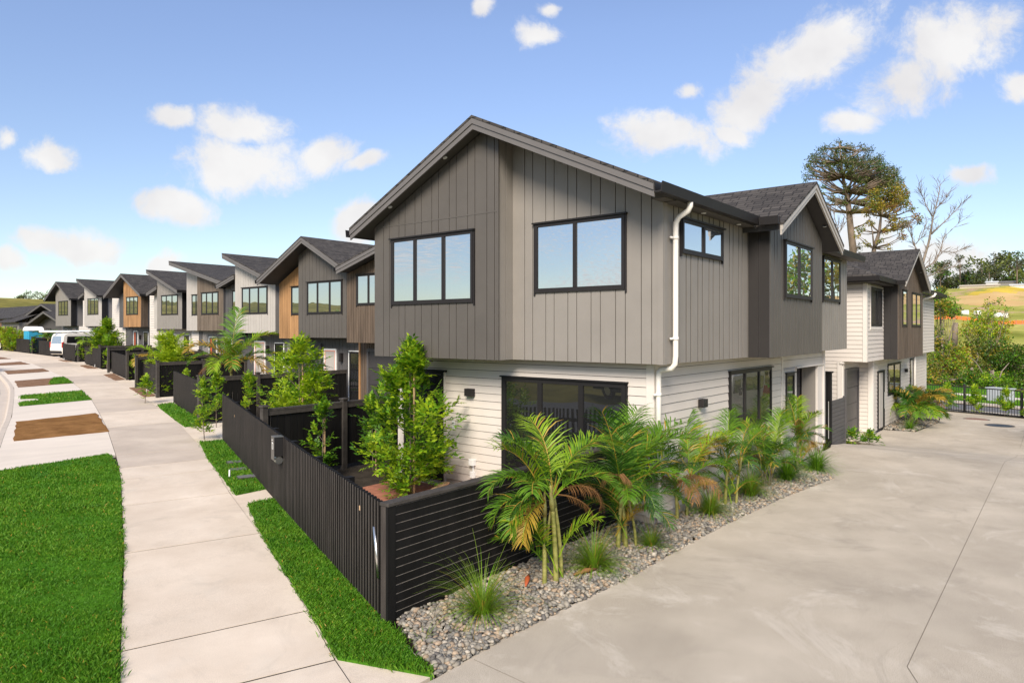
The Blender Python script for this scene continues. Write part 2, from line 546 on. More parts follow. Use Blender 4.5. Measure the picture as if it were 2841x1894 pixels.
def front(H, x, ya, yb, z0, prof, mats, widths=PITCH, drop=.19, depth=.3, name='upper_wall', th=.02, pts=None):
    """board-clad wall facing the street (-X) between ya > yb, topped by the roof profile"""
    ys = sorted({ya, yb} | {c for c, z in prof if yb < c < ya})
    poly = [(-ya, z0), (-yb, z0)] + [(-c, profz(prof, c) - drop) for c in ys]
    mb = MB()
    vboards(mb, (x, 0, 0), MY, MX, poly, widths, m=0, th=th)
    mb.prism([V((x, -a, z)) for a, z in poly], (depth, 0, 0), 1)
    return mb.build(name, [mats, 'backing'] if isinstance(mats, str) else mats, H)

def sideret(H, y, x0, x1, z0, z1a, z1b, m, widths=PITCH, name='return_wall', th=.02):
    """board-clad return facing the drive (-Y)"""
    mb = MB()
    vboards(mb, (0, y, 0), XA, MY, [(x0, z0), (x1, z0), (x1, z1b), (x0, z1a)], widths, th=th)
    mb.prism([(x0, y, z0), (x1, y, z0), (x1, y, z1b), (x0, y, z1a)], (0, .02, 0), 1)
    return mb.build(name, [m, 'backing'], H)

H = thing('corner_house', 'large two-storey grey house on the street corner, dark upper boards over white weatherboards', 'house', (0, 0, 0))
PR = [(6.03, 5.0), (2.8, 6.58), (-.53, 5.05)]
SG = [(2.9, 4.9), (5.0, 5.97), (7.15, 4.9)]
# volumes behind the cladding
m = MB()
m.box(.03, 9.36, .5, 5.66, -.8, 2.49)
m.box(.03, 7.05, .03, .5, -.8, 2.49)
m.box(8.82, 9.36, .03, .5, -.8, 2.49)
m.box(7.05, 8.82, .03, .5, 2.12, 2.49)
m.prism([(-.27, -.27, 2.5), (-.27, 5.6, 2.5), (-.27, 5.6, profz(PR, 5.6) - .2), (-.27, 2.8, 6.36), (-.27, -.27, profz(PR, -.27) - .2)], (10.8, 0, 0))
m.build('inner_wall', 'greige', H)
m = MB()
m.box(.0, 7.0, .0, 5.7, -.8, .16)
m.box(8.85, 9.4, .0, 5.7, -.8, .1)
m.build('foundation', 'kerb', H)
front(H, -.3, 2.5, -.3, 2.5, PR, 'greige', depth=.03)
front(H, -.7, 5.64, 2.5, 2.5, PR, 'ironsand', depth=.4, name='bay_wall')
sideret(H, 2.5, -.7, -.32, 2.5, profz(PR, 2.5) - .19, profz(PR, 2.5) - .19, 'greige', (.2, .19), th=.012)
# dark underside and left return of the bay, transom bead across the bay
m = MB()
m.box(-.725, -.72, 2.5, 5.64, 4.98, 5.0)
m.box(-.727, -.7, 2.47, 2.5, 2.5, 6.2)
m.build('trim_bead', 'ironsand', H)
boxes(H, 'corner_board', 'greige', [(-.33, -.3, -.33, -.24, 2.495, 4.9), (-.3, -.2, -.335, -.3, 2.495, 4.9)])
# side wall (drive side)
m = MB()
vboards(m, (0, -.3, 0), XA, MY, [(-.2, 2.5), (3.2, 2.5), (3.2, 4.87), (-.2, 4.87)], PITCH, .032, .006)
vboards(m, (0, -.3, 0), XA, MY, [(6.6, 2.5), (10.55, 2.5), (10.55, 4.87), (6.6, 4.87)], (.23, .17), .034, .006)
m.box(-.2, 10.55, -.3, -.27, 2.5, 4.87, 1)
m.build('side_wall', ['greige', 'backing'], H)
m = MB()
poly = [(3.18, 2.5), (6.61, 2.5), (6.61, 4.95), (5.0, 5.78), (3.18, 4.87)]
m.box(3.2, 6.6, -.6995, -.698, 2.51, 4.85, 2)
vboards(m, (0, -.7, 0), XA, MY, poly, (.24, .15), .032, .006)
m.prism([V((a, -.7, z)) for a, z in poly], (0, .6, 0), 1)
m.build('side_bay_wall', ['ironsand', 'darkgrey', 'backing'], H)
m = MB()
vboards(m, (3.18, 0, 0), MY, MX, [(.31, 2.5), (.7, 2.5), (.7, 4.85), (.31, 4.85)], (.2, .2))
m.build('return_wall', 'return shaded', H)
slopes(H, XA, YA, (0, 0, 0), PR, -1.0, 11.05, soffit_m='soffitbrown', gut=(True, False), barge=.185)
slopes(H, YA, XA, (0, 0, 0), SG, -1.0, 1.35, th=.13, barge=.17, barge_m='palegrey', gut=(False, False))
gutter_run(H, (-1.0, -.53, 5.05), (2.85, -.53, 5.05), MY)
gutter_run(H, (2.83, -.665, 5.03), (2.83, -1.0, 5.03), (-1, 0, 0))
gutter_run(H, (7.1, -.53, 5.02), (11.05, -.53, 5.02), MY)
boxes(H, 'eave_lining', 'soffitbrown', [(-.3, 2.9, -.53, -.31, 4.865, 4.885), (7.1, 10.9, -.53, -.31, 4.865, 4.885)])
m = MB()
m.prism([(-.62, -.5, 4.87), (-.33, -.5, 4.87), (-.33, -.5, 5.0), (-.62, -.5, 5.0)], (0, .2, 0))
m.build('eave_return', 'soffitbrown', H)
for p, n in (((-.86, 3.58, profz(PR, 3.58) - .172), (0, -.44, -1)), ((-.86, 5.02, profz(PR, 5.02) - .172), (0, -.44, -1)), ((.9, -.42, 4.862), (0, 0, -1)), ((2.4, -.42, 4.862), (0, 0, -1)), ((6.2, -.86, profz(SG, 6.2) - .142), (.4, 0, -1))):
    downlight(H, p, n)
# lower storey weatherboards
m = MB()
hboards(m, (0, 0, 0), MY, MX, -5.56, -.1, .17, 2.5)
m.build('front_weatherboards', ['white board', 'backing'], H)
m = MB()
hboards(m, (0, 0, 0), XA, MY, .1, 6.0, .17, 2.5)
hboards(m, (0, 0, 0), XA, MY, 6.1, 9.28, 2.16, 2.5, .17)
hboards(m, (0, 0, 0), XA, MY, 6.1, 7.0, .17, 2.16)
hboards(m, (9.4, 0, 0), YA, XA, .05, 4, .17, 2.5)
m.build('side_weatherboards', ['white board', 'backing'], H)
boxes(H, 'corner_trim', 'white trim', [(-.03, .0, -.03, .1, .15, 2.498), (.0, .1, -.032, .0, .15, 2.497), (-.04, .0, 5.56, 5.72, -.1, 2.497), (6.0, 6.1, -.03, .0, .15, 2.497), (9.28, 9.42, -.045, .0, .1, 2.497), (8.82, 9.28, -.024, .03, .02, 2.16), (7.0, 7.05, -.03, .03, .02, 2.16), (7.0, 9.3, -.06, -.03, 2.12, 2.16), (6.18, 6.24, -.028, .0, .85, 2.1), (6.88, 6.94, -.028, .0, .85, 2.1), (.0, .02, -.012, .0, 2.3, 2.49)])
window(H, (-.7, 0, 0), MY, MX, -5.12, -3.03, 3.48, 4.72, (.31, .66))
window(H, (-.3, 0, 0), MY, MX, -2.0, -.3, 3.62, 4.76, (.47,))
window(H, (0, -.3, 0), XA, MY, .3, 1.9, 4.18, 4.71, (.5,))
window(H, (0, -.7, 0), XA, MY, 3.97, 5.72, 3.63, 4.71, (.5,))
window(H, (0, -.3, 0), XA, MY, 8.15, 9.72, 3.72, 4.78, (.5,))
window(H, (0, 0, 0), XA, MY, 2.98, 5.29, 1.1, 2.22, (.33, .67), glass=GLASSD)
window(H, (0, 0, 0), XA, MY, 6.26, 6.86, .95, 2.03, (), glass=GLASSD, flare=False)
window(H, (0, 0, 0), MY, MX, -2.95, -.45, .12, 2.17, (.333, .667), name='sliding_door', glass=GLASSD, fr=.075, fmat='black paint')
# black boarded entry door
m = MB()
vboards(m, (-.022, 0, 0), MY, MX, [(-5.46, .12), (-4.47, .12), (-4.47, 2.14), (-5.46, 2.14)], (.12,), gap=.008, th=.02)
m.prism([(-.022, 5.46, .1), (-.022, 4.47, .1), (-.022, 4.47, 2.15), (-.022, 5.46, 2.15)], (.004, 0, 0))
m.box(-.06, 0, 4.41, 4.47, .1, 2.2)
m.box(-.06, 0, 5.46, 5.52, .1, 2.2)
m.box(-.06, 0, 4.47, 5.46, 2.15, 2.2)
m.box(-.085, 0, 4.35, 5.56, 2.2, 2.235)
d = m.build('entry_door', 'black paint', H)
m = MB()
m.box(-.05, .0, 4.385, 4.41, .1, 2.2)
m.build('door_trim', 'white trim', H)
garage(H, (0, .45, 0), XA, MY, 7.05, 8.82, .03, 2.1, frame='white trim')
m = MB()
m.box(7.05, 8.82, -.12, .46, -.02, .035)
m.build('garage_sill', 'kerb', H)
wall_light(H, (-.03, 3.71, 1.85), MY, MX)
wall_light(H, (1.67, -.03, 1.76), XA, MY)
m = MB()
m.box(-.05, -.02, 4.13, 4.19, 1.12, 1.28)
db = m.build('doorbell', 'white paint', H, bevel=.008)
m = MB()
m.tube([(-.05, 4.16, 1.24), (-.056, 4.16, 1.24)], .014, 12)
m.build('camera_lens', 'screen', db)
m = MB()
m.box(-.1, -.02, 3.6, 3.72, .5, .62)
m.box(-.09, -.02, 3.61, 3.7, .27, .39)
m.box(-.05, -.02, 3.645, 3.665, .39, .5)
m.build('outdoor_socket', 'white paint', H, bevel=.006)
m = MB()
zz = .2
m.tube([(.0, -.6, 4.93), (.0, -.6, 4.82), (.0, -.57, 4.76), (.0, -.42, 4.68), (.0, -.375, 4.6), (.0, -.37, 4.5), (.0, -.37, 2.62), (.0, -.36, 2.5), (.0, -.31, 2.43), (.0, -.15, 2.41), (.0, -.1, 2.38), (.0, -.09, 2.28), (.0, -.09, .1)], .042, 12)
for z in (4.35, 2.85):
    m.tube([(.0, -.37, z), (.0, -.37, z + .05)], .047, 12)
    m.box(-.12, .0, -.36, -.33, z + .01, z + .04)
for z in (2.0, 1.2):
    m.tube([(.0, -.09, z), (.0, -.09, z + .05)], .047, 12)
    m.box(-.1, .0, -.08, -.05, z + .01, z + .04)
m.build('downpipe', 'pvc', H, smooth=True)
# small gable apex box seen past the left eave
m = MB()
m.box(.6, 1.2, 6.0, 6.25, 5.02, 5.12)
m.build('flashing', 'fascia', H)

# ------------------------------------------------------------------ the house down the drive
H2 = thing('drive_house', 'second house down the drive, white boards with a dark gabled bay', 'house', (15, .4, -.62))
G2 = -.62
S2 = [(17.3, 4.72), (19.95, 6.03), (22.75, 4.72)]
m = MB()
m.box(14.95, 29.5, .18, 8, 1.98, 4.55)
m.box(15.0, 29.4, .9, 8, -1.2, 1.98)
m.box(17.2, 29.4, .43, .95, -1.2, 1.98)
m.build('inner_wall', 'white trim', H2)
m = MB()
hboards(m, (14.92, 0, 0), MY, MX, -8, -.22, 1.98, 4.5)
hboards(m, (14.92, 0, 0), MY, MX, -8, -.98, G2, 1.98)
hboards(m, (0, .13, 0), XA, MY, 15.03, 17.55, 1.98, 4.5)
hboards(m, (0, .13, 0), XA, MY, 22.9, 29.4, 1.98, 4.5)
hboards(m, (0, .4, 0), XA, MY, 17.3, 28.5, G2 + .05, 1.98)
hboards(m, (17.15, 0, 0), MY, MX, -.85, -.52, G2 + .05, 1.98)
hboards(m, (0, .85, 0), XA, MY, 15.0, 17.15, 1.72, 1.98)
m.build('weatherboards', ['white board', 'backing'], H2)
boxes(H2, 'corner_trim', 'white trim', [(14.88, 14.92, .1, .22, 1.975, 4.5), (14.92, 15.04, .096, .13, 1.975, 4.5), (14.87, 14.92, .84, .98, G2, 1.97), (14.92, 15.06, .81, .85, G2, 1.97), (17.11, 17.15, .36, .52, G2, 1.97), (17.15, 17.3, .355, .4, G2, 1.97), (16.9, 17.12, .81, .85, G2, 1.72), (15.42, 15.5, .095, .13, 3.12, 4.48), (17.2, 17.28, .095, .13, 3.12, 4.48), (15.42, 17.28, .093, .13, 3.02, 3.12), (14.83, 15.1, .78, .9, 1.9, 1.96)])
m = MB()
poly = [(17.6, 1.98), (22.85, 1.98), (22.85, 4.58), (19.95, 5.84), (17.6, 4.6)]
vboards(m, (0, -.32, 0), XA, MY, poly, (.17, .13))
m.prism([V((a, -.32, z)) for a, z in poly], (0, .5, 0), 1)
m.build('bay_wall', ['weathered cedar', 'darkgrey'], H2)
m = MB()
vboards(m, (17.6, 0, 0), MY, MX, [(-.13, 1.98), (.32, 1.98), (.32, 4.58), (-.13, 4.58)], (.23, .23))
m.build('return_wall', 'return shaded', H2)
slopes(H2, YA, XA, (0, 0, 0), S2, -.62, 4.0, th=.13, barge=.17, barge_m='palegrey', gut=(False, False))
m = MB()
m.prism([(14.5, -.25, 4.72), (29.9, -.25, 4.72), (29.9, 3.5, 6.3), (16.9, 3.5, 6.3)], (0, 0, .05))
m.prism([(14.5, -.25, 4.72), (16.9, 3.5, 6.3), (16.9, 8, 6.3), (14.5, 8, 4.72)], (0, 0, .05))
m.build('hip_roof', 'shingle', H2, uv=True)
m = MB()
m.box(14.45, 29.9, -.22, .12, 4.54, 4.565)
m.box(14.5, 14.92, .12, 8, 4.54, 4.565)
m.build('soffit', 'soffit', H2)
gutter_run(H2, (14.36, -.25, 4.74), (17.3, -.25, 4.74), MY)
gutter_run(H2, (14.5, 8, 4.74), (14.5, -.38, 4.74), MX)
gutter_run(H2, (17.28, -.25, 4.74), (17.28, -.62, 4.74), MX)
gutter_run(H2, (22.75, -.25, 4.74), (29.9, -.25, 4.74), MY)
downlight(H2, (21.3, -.5, profz(S2, 21.3) - .142), (.4, 0, -1))
window(H2, (0, .13, 0), XA, MY, 15.52, 17.18, 3.14, 4.4, (.5,), glass=GLASSD, flare=False)
window(H2, (0, -.32, 0), XA, MY, 18.35, 19.2, 3.15, 4.44, ())
window(H2, (0, -.32, 0), XA, MY, 20.25, 22.2, 3.15, 4.42, (.5,))
garage(H2, (0, .85, 0), XA, MY, 15.25, 16.88, G2 + .02, 1.62)
m = MB()
m.box(15.1, 17.1, .45, .84, G2 - .03, G2 + .035)
m.build('garage_sill', 'kerb', H2)
window(H2, (0, .4, 0), XA, MY, 19.72, 22.2, .52, 1.7, (.5,), glass=GLASSD, flare=False)
window(H2, (0, .4, 0), XA, MY, 24.45, 25.25, .3, 1.75, (), glass=GLASSD, flare=False)
m = MB()
m.box(17.9, 19.02, .34, .4, G2 + .02, G2 + 2.16)
d = m.build('entry_door', 'black paint', H2)
m = MB()
m.box(18.0, 18.6, .325, .34, G2 + .1, G2 + 2.08)
m.build('door_panel', 'palegrey', d)
m = MB()
m.tube([(18.65, .28, .15), (18.65, .28, .75)], .018, 8)
m.build('handle', 'metal', d)
wall_light(H2, (23.3, .37, 1.32), XA, MY)
m = MB()
m.tube([(25.5, -.45, 4.62), (25.5, -.4, 4.5), (25.4, 0, 4.38), (25.4, .06, 4.3), (25.4, .06, 1.98), (25.4, .3, 1.9), (25.4, .33, 1.8), (25.4, .33, -.7)], .05, 10)
m.build('downpipe', 'pvc', H2, smooth=True)

# ------------------------------------------------------------------ the terrace up the street
def unit(name, label, X, prof, gz_, z0, bay, baymat, baywid, bayside, win, recs, lower, lean=None, bth=.35, back=9.0, gut=(True, True)):
    """one terrace house: bay box under the roof, recessed sections to its left (larger Y), lower storey set back"""
    T = thing(name, label, 'house', (X, bay[1], gz_), 'terrace houses stepping up the street')
    ya, yb = bay
    front(T, X, ya, yb, z0, prof, [baymat, 'backing'], baywid, depth=bth + .1, name='bay_wall')
    sideret(T, yb, X - .018, X + bth + .12, z0, profz(prof, yb) - .2, profz(prof, yb) - .2, bayside, baywid)
    m = MB()
    ys = sorted({ya, yb} | {c for c, z in prof if yb < c < ya})
    m.prism([V((X + bth, -a, z)) for a, z in [(-ya + .02, z0), (-yb - .03, z0)] + [(-(c if c not in (yb,) else yb + .03), profz(prof, c) - .22) for c in ys]], (back, 0, 0))
    m.box(X + .72, X + back, yb - .6, recs[-1][0] if recs else ya, gz_ - .3, z0 - .01)
    m.build('inner_wall', 'midgrey', T)
    slopes(T, XA, YA, (0, 0, 0), prof, X - .5, X + back, gut=gut)
    if win:
        window(T, (X, 0, 0), MY, MX, -win[0], -win[1], win[2], win[3], (.31, .66) if win[0] - win[1] > 1.5 else (.5,))
    top = profz(prof, ya) - .21
    for (a, b, dx, mt, wid, zt, zb, w) in recs:
        mb = MB()
        if wid == 'h':
            hboards(mb, (X + dx, 0, 0), MY, MX, -a + .1, -b - .1, zb, zt, .16, .035, 0, 2)
            mb.box(X + dx - .02, X + dx, a - .1, a, zb, zt, 1)
            mb.box(X + dx - .02, X + dx, b, b + .1, zb, zt, 1)
            mb.box(X + dx, X + back, b, a, zb, zt, 1)
            mb.build('weatherboards', [mt, 'white trim', 'backing'], T)
        else:
            if isinstance(zt, (list, tuple)):
                poly = [(-a, zb), (-b, zb), (-b, zt[1]), (-a, zt[0])]
            else:
                poly = [(-a, zb), (-b, zb), (-b, zt), (-a, zt)]
            vboards(mb, (X + dx, 0, 0), MY, MX, poly, wid)
            mb.prism([V((X + dx, -u, z)) for u, z in poly], (back * .8, 0, 0), 1)
            mb.build('recess_wall', [mt, 'backing'], T)
        if w:
            window(T, (X + dx, 0, 0), MY, MX, -w[0], -w[1], w[2], w[3], (.7,) if w[0] - w[1] > .7 else ())
    if lean:
        slopes(T, XA, YA, (0, 0, 0), lean, X - .1, X + 7, th=.12, barge=.17, gut=(True, False))
    lx = X + .7
    for it in lower:
        k = it[0]
        if k == 'v':
            mb = MB()
            vboards(mb, (lx, 0, 0), MY, MX, [(-it[1], gz_ - .1), (-it[2], gz_ - .1), (-it[2], z0), (-it[1], z0)], it[4] if len(it) > 4 else PITCH)
            mb.box(lx, lx + .1, it[2], it[1], gz_ - .1, z0, 1)
            mb.build('lower_wall', [it[3], 'backing'], T)
        elif k == 'h':
            mb = MB()
            hboards(mb, (lx - .02, 0, 0), MY, MX, -it[1], -it[2], gz_, z0, .16, .035)
            mb.box(lx, lx + 2, it[2], it[1], gz_ - .1, z0)
            mb.build('lower_weatherboards', [it[3], 'backing'], T)
        elif k == 't':
            mb = MB()
            mb.box(lx - .05, lx + .05, it[2], it[1], gz_ - .1, z0)
            mb.build('corner_trim', it[3], T)
        elif k == 'g':
            garage(T, (lx - .01, 0, 0), MY, MX, -it[1], -it[2], gz_, it[3])
        elif k == 'w':
            window(T, (lx, 0, 0), MY, MX, -it[1], -it[2], it[3], it[4], (), glass=GLASSD, flare=False)
            mb = MB()
            for a, b in ((it[1] + .06, it[1]), (it[2], it[2] - .06)):
                mb.box(lx - .035, lx, b, a, it[3], it[4] + .05)
            mb.box(lx - .036, lx, it[2], it[1], it[4], it[4] + .06)
            mb.build('window_trim', 'white paint', T)
        elif k == 'd':
            mb = MB()
            mb.box(lx - .06, lx, it[2], it[1], gz_, it[3])
            dd = mb.build('entry_door', 'garage door' if it[4] == 'red door' else it[4], T)
            mb = MB()
            for a, b in ((it[1] + .05, it[1]), (it[2], it[2] - .05)):
                mb.box(lx - .07, lx, b, a, gz_, it[3] + .05)
            mb.box(lx - .072, lx, it[2], it[1], it[3], it[3] + .06)
            mb.build('door_frame', 'white paint', dd)
            mb = MB()
            if it[4] == 'red door':
                mb.box(lx - .066, lx - .06, it[1] - .3, it[1] - .12, gz_, it[3] - .06)
                mb.build('door_edge', 'red door', dd)
            else:
                mb.box(lx - .066, lx - .06, it[1] - .035, it[1], gz_, it[3])
                mb.box(lx - .066, lx - .06, it[2], it[2] + .035, gz_, it[3])
                mb.box(lx - .067, lx - .06, it[2], it[1], it[3] - .035, it[3])
                mb.build('masking_tape', 'tape', dd)
        elif k == 'l':
            mb = MB()
            mb.box(lx - .16, lx - .02, it[1] - .05, it[1] + .05, it[2] - .16, it[2] + .16)
            mb.build('wall_light', 'joinery', T, bevel=.01)
    return T

W2 = (.11, .13)
unit('terrace_house', 'brown timber terrace house squeezed against the corner house, garage in its base', 4.64,
     [(13.35, 5.05), (9.5, 6.13), (5.6, 5.05)], .12, 2.6, (13.43, 5.75), 'weathered cedar', W2, 'weathered cedar', (12.9, 11.0, 3.8, 4.78), [],
     [('v', 13.62, 13.25, 'weathered cedar', W2), ('v', 13.25, 5.8, 'weathered cedar', W2), ('g', 13.1, 9.2, 2.3), ('t', 13.66, 13.58, 'cedar')], gut=(True, False))
unit('terrace_house', 'gabled terrace house with a dark grey bay beside a recessed cedar wall', 5.71,
     [(19.8, 5.0), (16.83, 6.43), (14.55, 5.27)], .22, 2.73, (17.73, 14.82), 'midgrey' if False else 'ironsand', PITCH, 'ironsand', (17.15, 15.07, 3.6, 4.78),
     [(19.61, 17.73, .38, 'cedar', W2, (4.85, 5.75), 2.68, (18.75, 17.78, 3.6, 4.7))],
     [('v', 19.5, 14.0, 'darkgrey'), ('t', 19.5, 19.28, 'midgrey'), ('g', 19.0, 17.3, 2.4), ('d', 17.0, 16.35, 2.25, 'palegrey', 'tape'), ('l', 15.97, 2.0), ('w', 15.55, 14.95, .4, 2.2)])
unit('terrace_house', 'pale grey terrace house with a single sloping roof and a broad three-light window', 7.06,
     [(24.95, 6.5), (21.1, 5.2)], .33, 2.88, (24.7, 21.42), 'palegrey', PITCH, 'midgrey', (24.08, 22.03, 3.72, 4.9),
     [(26.19, 24.7, .35, 'darkgrey', PITCH, (5.0, 5.3), 2.8, (25.55, 24.75, 3.8, 4.85))],
     [('v', 26.2, 20.5, 'darkgrey'), ('d', 24.15, 23.35, 2.45, 'palegrey', 'tape'), ('l', 23.06, 2.15), ('w', 22.55, 21.9, .6, 2.4)],
     lean=[(26.24, 5.15), (24.68, 5.55)])
unit('terrace_house', 'brown timber bay terrace house with a long single roof and pale boards at its left', 9.18,
     [(34.75, 6.93), (28.92, 5.54)], .47, 2.98, (32.47, 29.66), 'silvered cedar', W2, 'darkgrey', (31.96, 30.17, 3.85, 5.04),
     [(34.4, 32.47, .35, 'palegrey', (.2, .16), (6.68, 6.2), 2.98, (33.75, 33.05, 3.85, 5.0))],
     [('v', 33.3, 28.6, 'midgrey'), ('h', 34.4, 33.6, 'white board'), ('t', 33.62, 33.25, 'darkgrey'), ('d', 32.4, 31.65, 2.6, 'red door', 'white paint'), ('l', 31.3, 2.3), ('w', 30.75, 30.1, .8, 2.55)], bth=.2)
unit('terrace_house', 'taupe terrace house with a single sloping roof, white weatherboards at its left', 10.7,
     [(41.2, 6.9), (37.0, 5.46)], .57, 3.08, (40.76, 37.39), 'greige', PITCH, 'black paint', (40.12, 37.94, 3.97, 5.2),
     [(43.2, 42.1, .6, 'white board', 'h', 5.35, .57, None), (42.1, 40.76, .4, 'palegrey', PITCH, (5.35, 5.7), 3.08, (41.35, 40.8, 3.95, 5.1))],
     [('v', 41.5, 36.6, 'palegrey'), ('h', 43.2, 41.5, 'white board'), ('g', 42.4, 41.3, 2.6), ('d', 40.15, 39.6, 2.7, 'red door', 'white paint'), ('w', 38.55, 37.9, .9, 2.65)],
     lean=[(42.16, 5.46), (40.7, 5.86)])
unit('terrace_house', 'terrace house with a honey coloured cedar gable bay', 11.98,
     [(51.45, 5.6), (48.34, 7.1), (45.2, 5.55)], .72, 3.24, (49.08, 46.17), 'cedar', W2, 'weathered cedar', (48.57, 46.66, 4.12, 5.4),  # bay side in a darker cedar: its shade is put into the colour
     [(52.9, 50.83, .7, 'white board', 'h', 5.5, .7, None), (50.83, 49.08, .4, 'darkgrey', PITCH, (5.55, 6.3), 3.2, (50.0, 49.3, 4.1, 5.3))],
     [('v', 50.4, 45.4, 'darkgrey'), ('h', 52.9, 50.4, 'white board'), ('d', 48.95, 48.3, 2.9, 'red door', 'white paint'), ('l', 47.83, 2.5), ('w', 47.35, 46.65, 1.0, 2.85), ('w', 51.8, 50.7, 1.8, 2.8)])
unit('terrace_house', 'light grey terrace house with a single sloping roof behind the white van', 14.2,
     [(63.3, 7.55), (58.8, 5.97)], .9, 3.36, (62.85, 59.02), 'palegrey', PITCH, 'black paint', (62.07, 59.74, 4.35, 5.75),
     [(66.0, 63.88, 1.0, 'white board', 'h', 5.75, .9, None), (63.88, 62.85, .5, 'darkgrey', PITCH, (5.9, 6.1), 3.3, None)],
     [('v', 62.4, 58, 'midgrey'), ('h', 66, 62.4, 'white board'), ('d', 62.0, 61.1, 3.0, 'palegrey', 'tape')],
     lean=[(64.04, 5.97), (62.8, 6.34)])
unit('terrace_house', 'last gabled terrace house at the far end of the street, taupe with a black side', 15.52,
     [(75.77, 6.1), (72.43, 7.78), (68.9, 6.05)], 1.05, 3.42, (74.0, 69.93), 'greige', PITCH, 'black paint', (73.18, 70.72, 4.46, 5.86), [],
     [('v', 74.5, 68.3, 'midgrey'), ('d', 71.4, 70.7, 3.1, 'palegrey', 'white paint'), ('w', 73.6, 73.0, 1.5, 3.1)])

def far_house(label, parts, loc):
    T = thing('bungalow', label, 'house', loc, 'single-storey houses past the terrace')
    return T
# single-storey houses closing the street
T = thing('bungalow', 'low dark house with two stacked gables and pale stone piers', 'house', (16, 84, 1.2), 'single-storey houses past the terrace')
for (yl, zl, yr, zr, ye, ze, x) in ((93.2, 4.56, 86.6, 6.06, 80.5, 4.6, 19.0), (88.1, 3.74, 82.5, 5.1, 77.0, 3.75, 18.0)):
    pf = [(yl, zl), (yr, zr), (ye, ze)]
    slopes(T, XA, YA, (0, 0, 0), pf, x - 1.0, x + 9, th=.15, gut=(True, True))
    front(T, x, yl - .6, ye + .4, 1.0, pf, ['darkgrey', 'backing'], (.2,), depth=4)
boxes(T, 'stone_pier', 'stone pier', [(17.6, 18.1, 91, 91.6, 1, 4.4), (17.8, 18.3, 89.3, 89.9, 1, 4.4)])
window(T, (18.0, 0, 0), MY, MX, -84.8, -83.4, 1.9, 3.2, (.5,), flare=False)
T = thing('bungalow', 'broad low house with a brick end and grey garage at the street end', 'house', (15, 95, 1.3), 'single-storey houses past the terrace')
m = MB()
m.prism([(17.0, 93.2, 4.4), (17.0, 122, 4.4), (22, 118, 6.2), (22, 96, 6.2)], (0, 0, .08))
m.prism([(17.0, 93.2, 4.4), (22, 96, 6.2), (28, 96, 6.2), (28, 93.2, 4.4)], (0, 0, .08))
m.prism([(15.9, 87.9, 3.9), (15.9, 95.2, 3.9), (19, 93.8, 5.0), (19, 89.4, 5.0)], (0, 0, .08))
m.build('roof', 'shingle', T, uv=True)
m = MB()
m.box(17.5, 28, 94, 121, .8, 4.4)
m.build('wall', 'white wall far', T)
m = MB()
m.box(16.4, 18.5, 88.4, 94.8, .8, 3.9)
m.build('garage_wall', 'midgrey', T)
garage(T, (16.4, 0, 0), MY, MX, -93.3, -89.2, 1.2, 3.4)
m = MB()
m.box(17.4, 17.5, 98.6, 102, .8, 4.3)
m.build('brick_wall', 'red brick', T)
window(T, (17.5, 0, 0), MY, MX, -97.2, -95.8, 1.9, 3.5, (), flare=False)
m = MB()
m.box(16.85, 17.0, 93.2, 122, 4.32, 4.47)
m.build('gutter', 'gutter', T)
# ------------------------------------------------------------------ ground sheets
def sheet(name, poly, m, off=0.0, th=.06, kind='structure', label=None, cat=None, build=True):
    mb = MB()
    n = len(poly)
    top = [V((x, y, g(x, y) + off)) for x, y in poly]
    a = sum(p[0] * q[1] - q[0] * p[1] for p, q in zip(poly, poly[1:] + poly[:1]))
    if a < 0:
        top = top[::-1]
    vs = top + [p - ZA * th for p in top]
    fs = [tuple(range(n)), tuple(range(2 * n - 1, n - 1, -1))] + [(i, i + n, (i + 1) % n + n, (i + 1) % n) for i in range(n)]
    mb.add(vs, fs)
    return tag(mb.build(name, m), label, cat, None, kind)

FL = [(-7.24, .88), (-6.8, 1.98), (-5.6, 4.91), (-4.63, 7.43), (-3.85, 9.44), (-3.43, 10.61), (-2.89, 12.15), (-1.42, 16.55), (-.29, 20.17), (1.03, 24.51), (2.06, 28.32), (3.09, 32.42), (4.13, 36.89), (4.97, 41.22), (5.7, 45.26), (6.46, 49.68), (7.06, 53.5), (7.4, 57.2), (7.7, 62), (7.8, 69.5)]
FR = [(-5.65, .29), (-5.15, 1.43), (-3.95, 4.37), (-2.99, 6.96), (-2.17, 9.02), (-1.72, 10.23), (-1.17, 11.55), (.47, 16.35), (1.59, 20.06), (2.68, 23.82), (3.73, 27.54), (4.81, 31.64), (6.0, 36.5), (7.1, 41.6), (8.0, 46.0), (8.8, 50.7), (9.37, 54.77), (9.9, 60.44), (10.2, 66), (10.3, 72.93)]
FL = [(-9.3, -4.6), (-8.4, -2.1)] + FL
FR = [(-7.7, -5.2), (-6.75, -2.6)] + FR
m = MB()
for i in range(len(FL) - 1):
    a, b, c, d = [V((p[0], p[1], 0)) for p in (FL[i], FR[i], FR[i + 1], FL[i + 1])]
    e = .017
    u, w = (d - a).normalized() * e, (c - b).normalized() * e
    q = [a + u, b + w, c - w, d - u]
    for p in q:
        p.z = g(p.x, p.y)
    m.prism([p - ZA * .1 for p in q], (0, 0, .1), 1 if i in (7, 8, 10, 13, 16) else 0)
m.build('footpath', ['footpath', 'footpath stained'])['kind'] = 'structure'
FOOT_BED = True
KX = lambda y: lerp(y, [-10, 0, 12, 15.08, 17.75, 21.15, 27.41, 31.63, 35.46, 41.76, 50, 60, 75], [-13.5, -9.6, -5.35, -4.35, -3.54, -2.47, -.7, .45, 1.33, 2.63, 4.0, 5.2, 5.6])
LX = lambda y: lerp(y, [p[1] for p in FL], [p[0] for p in FL])
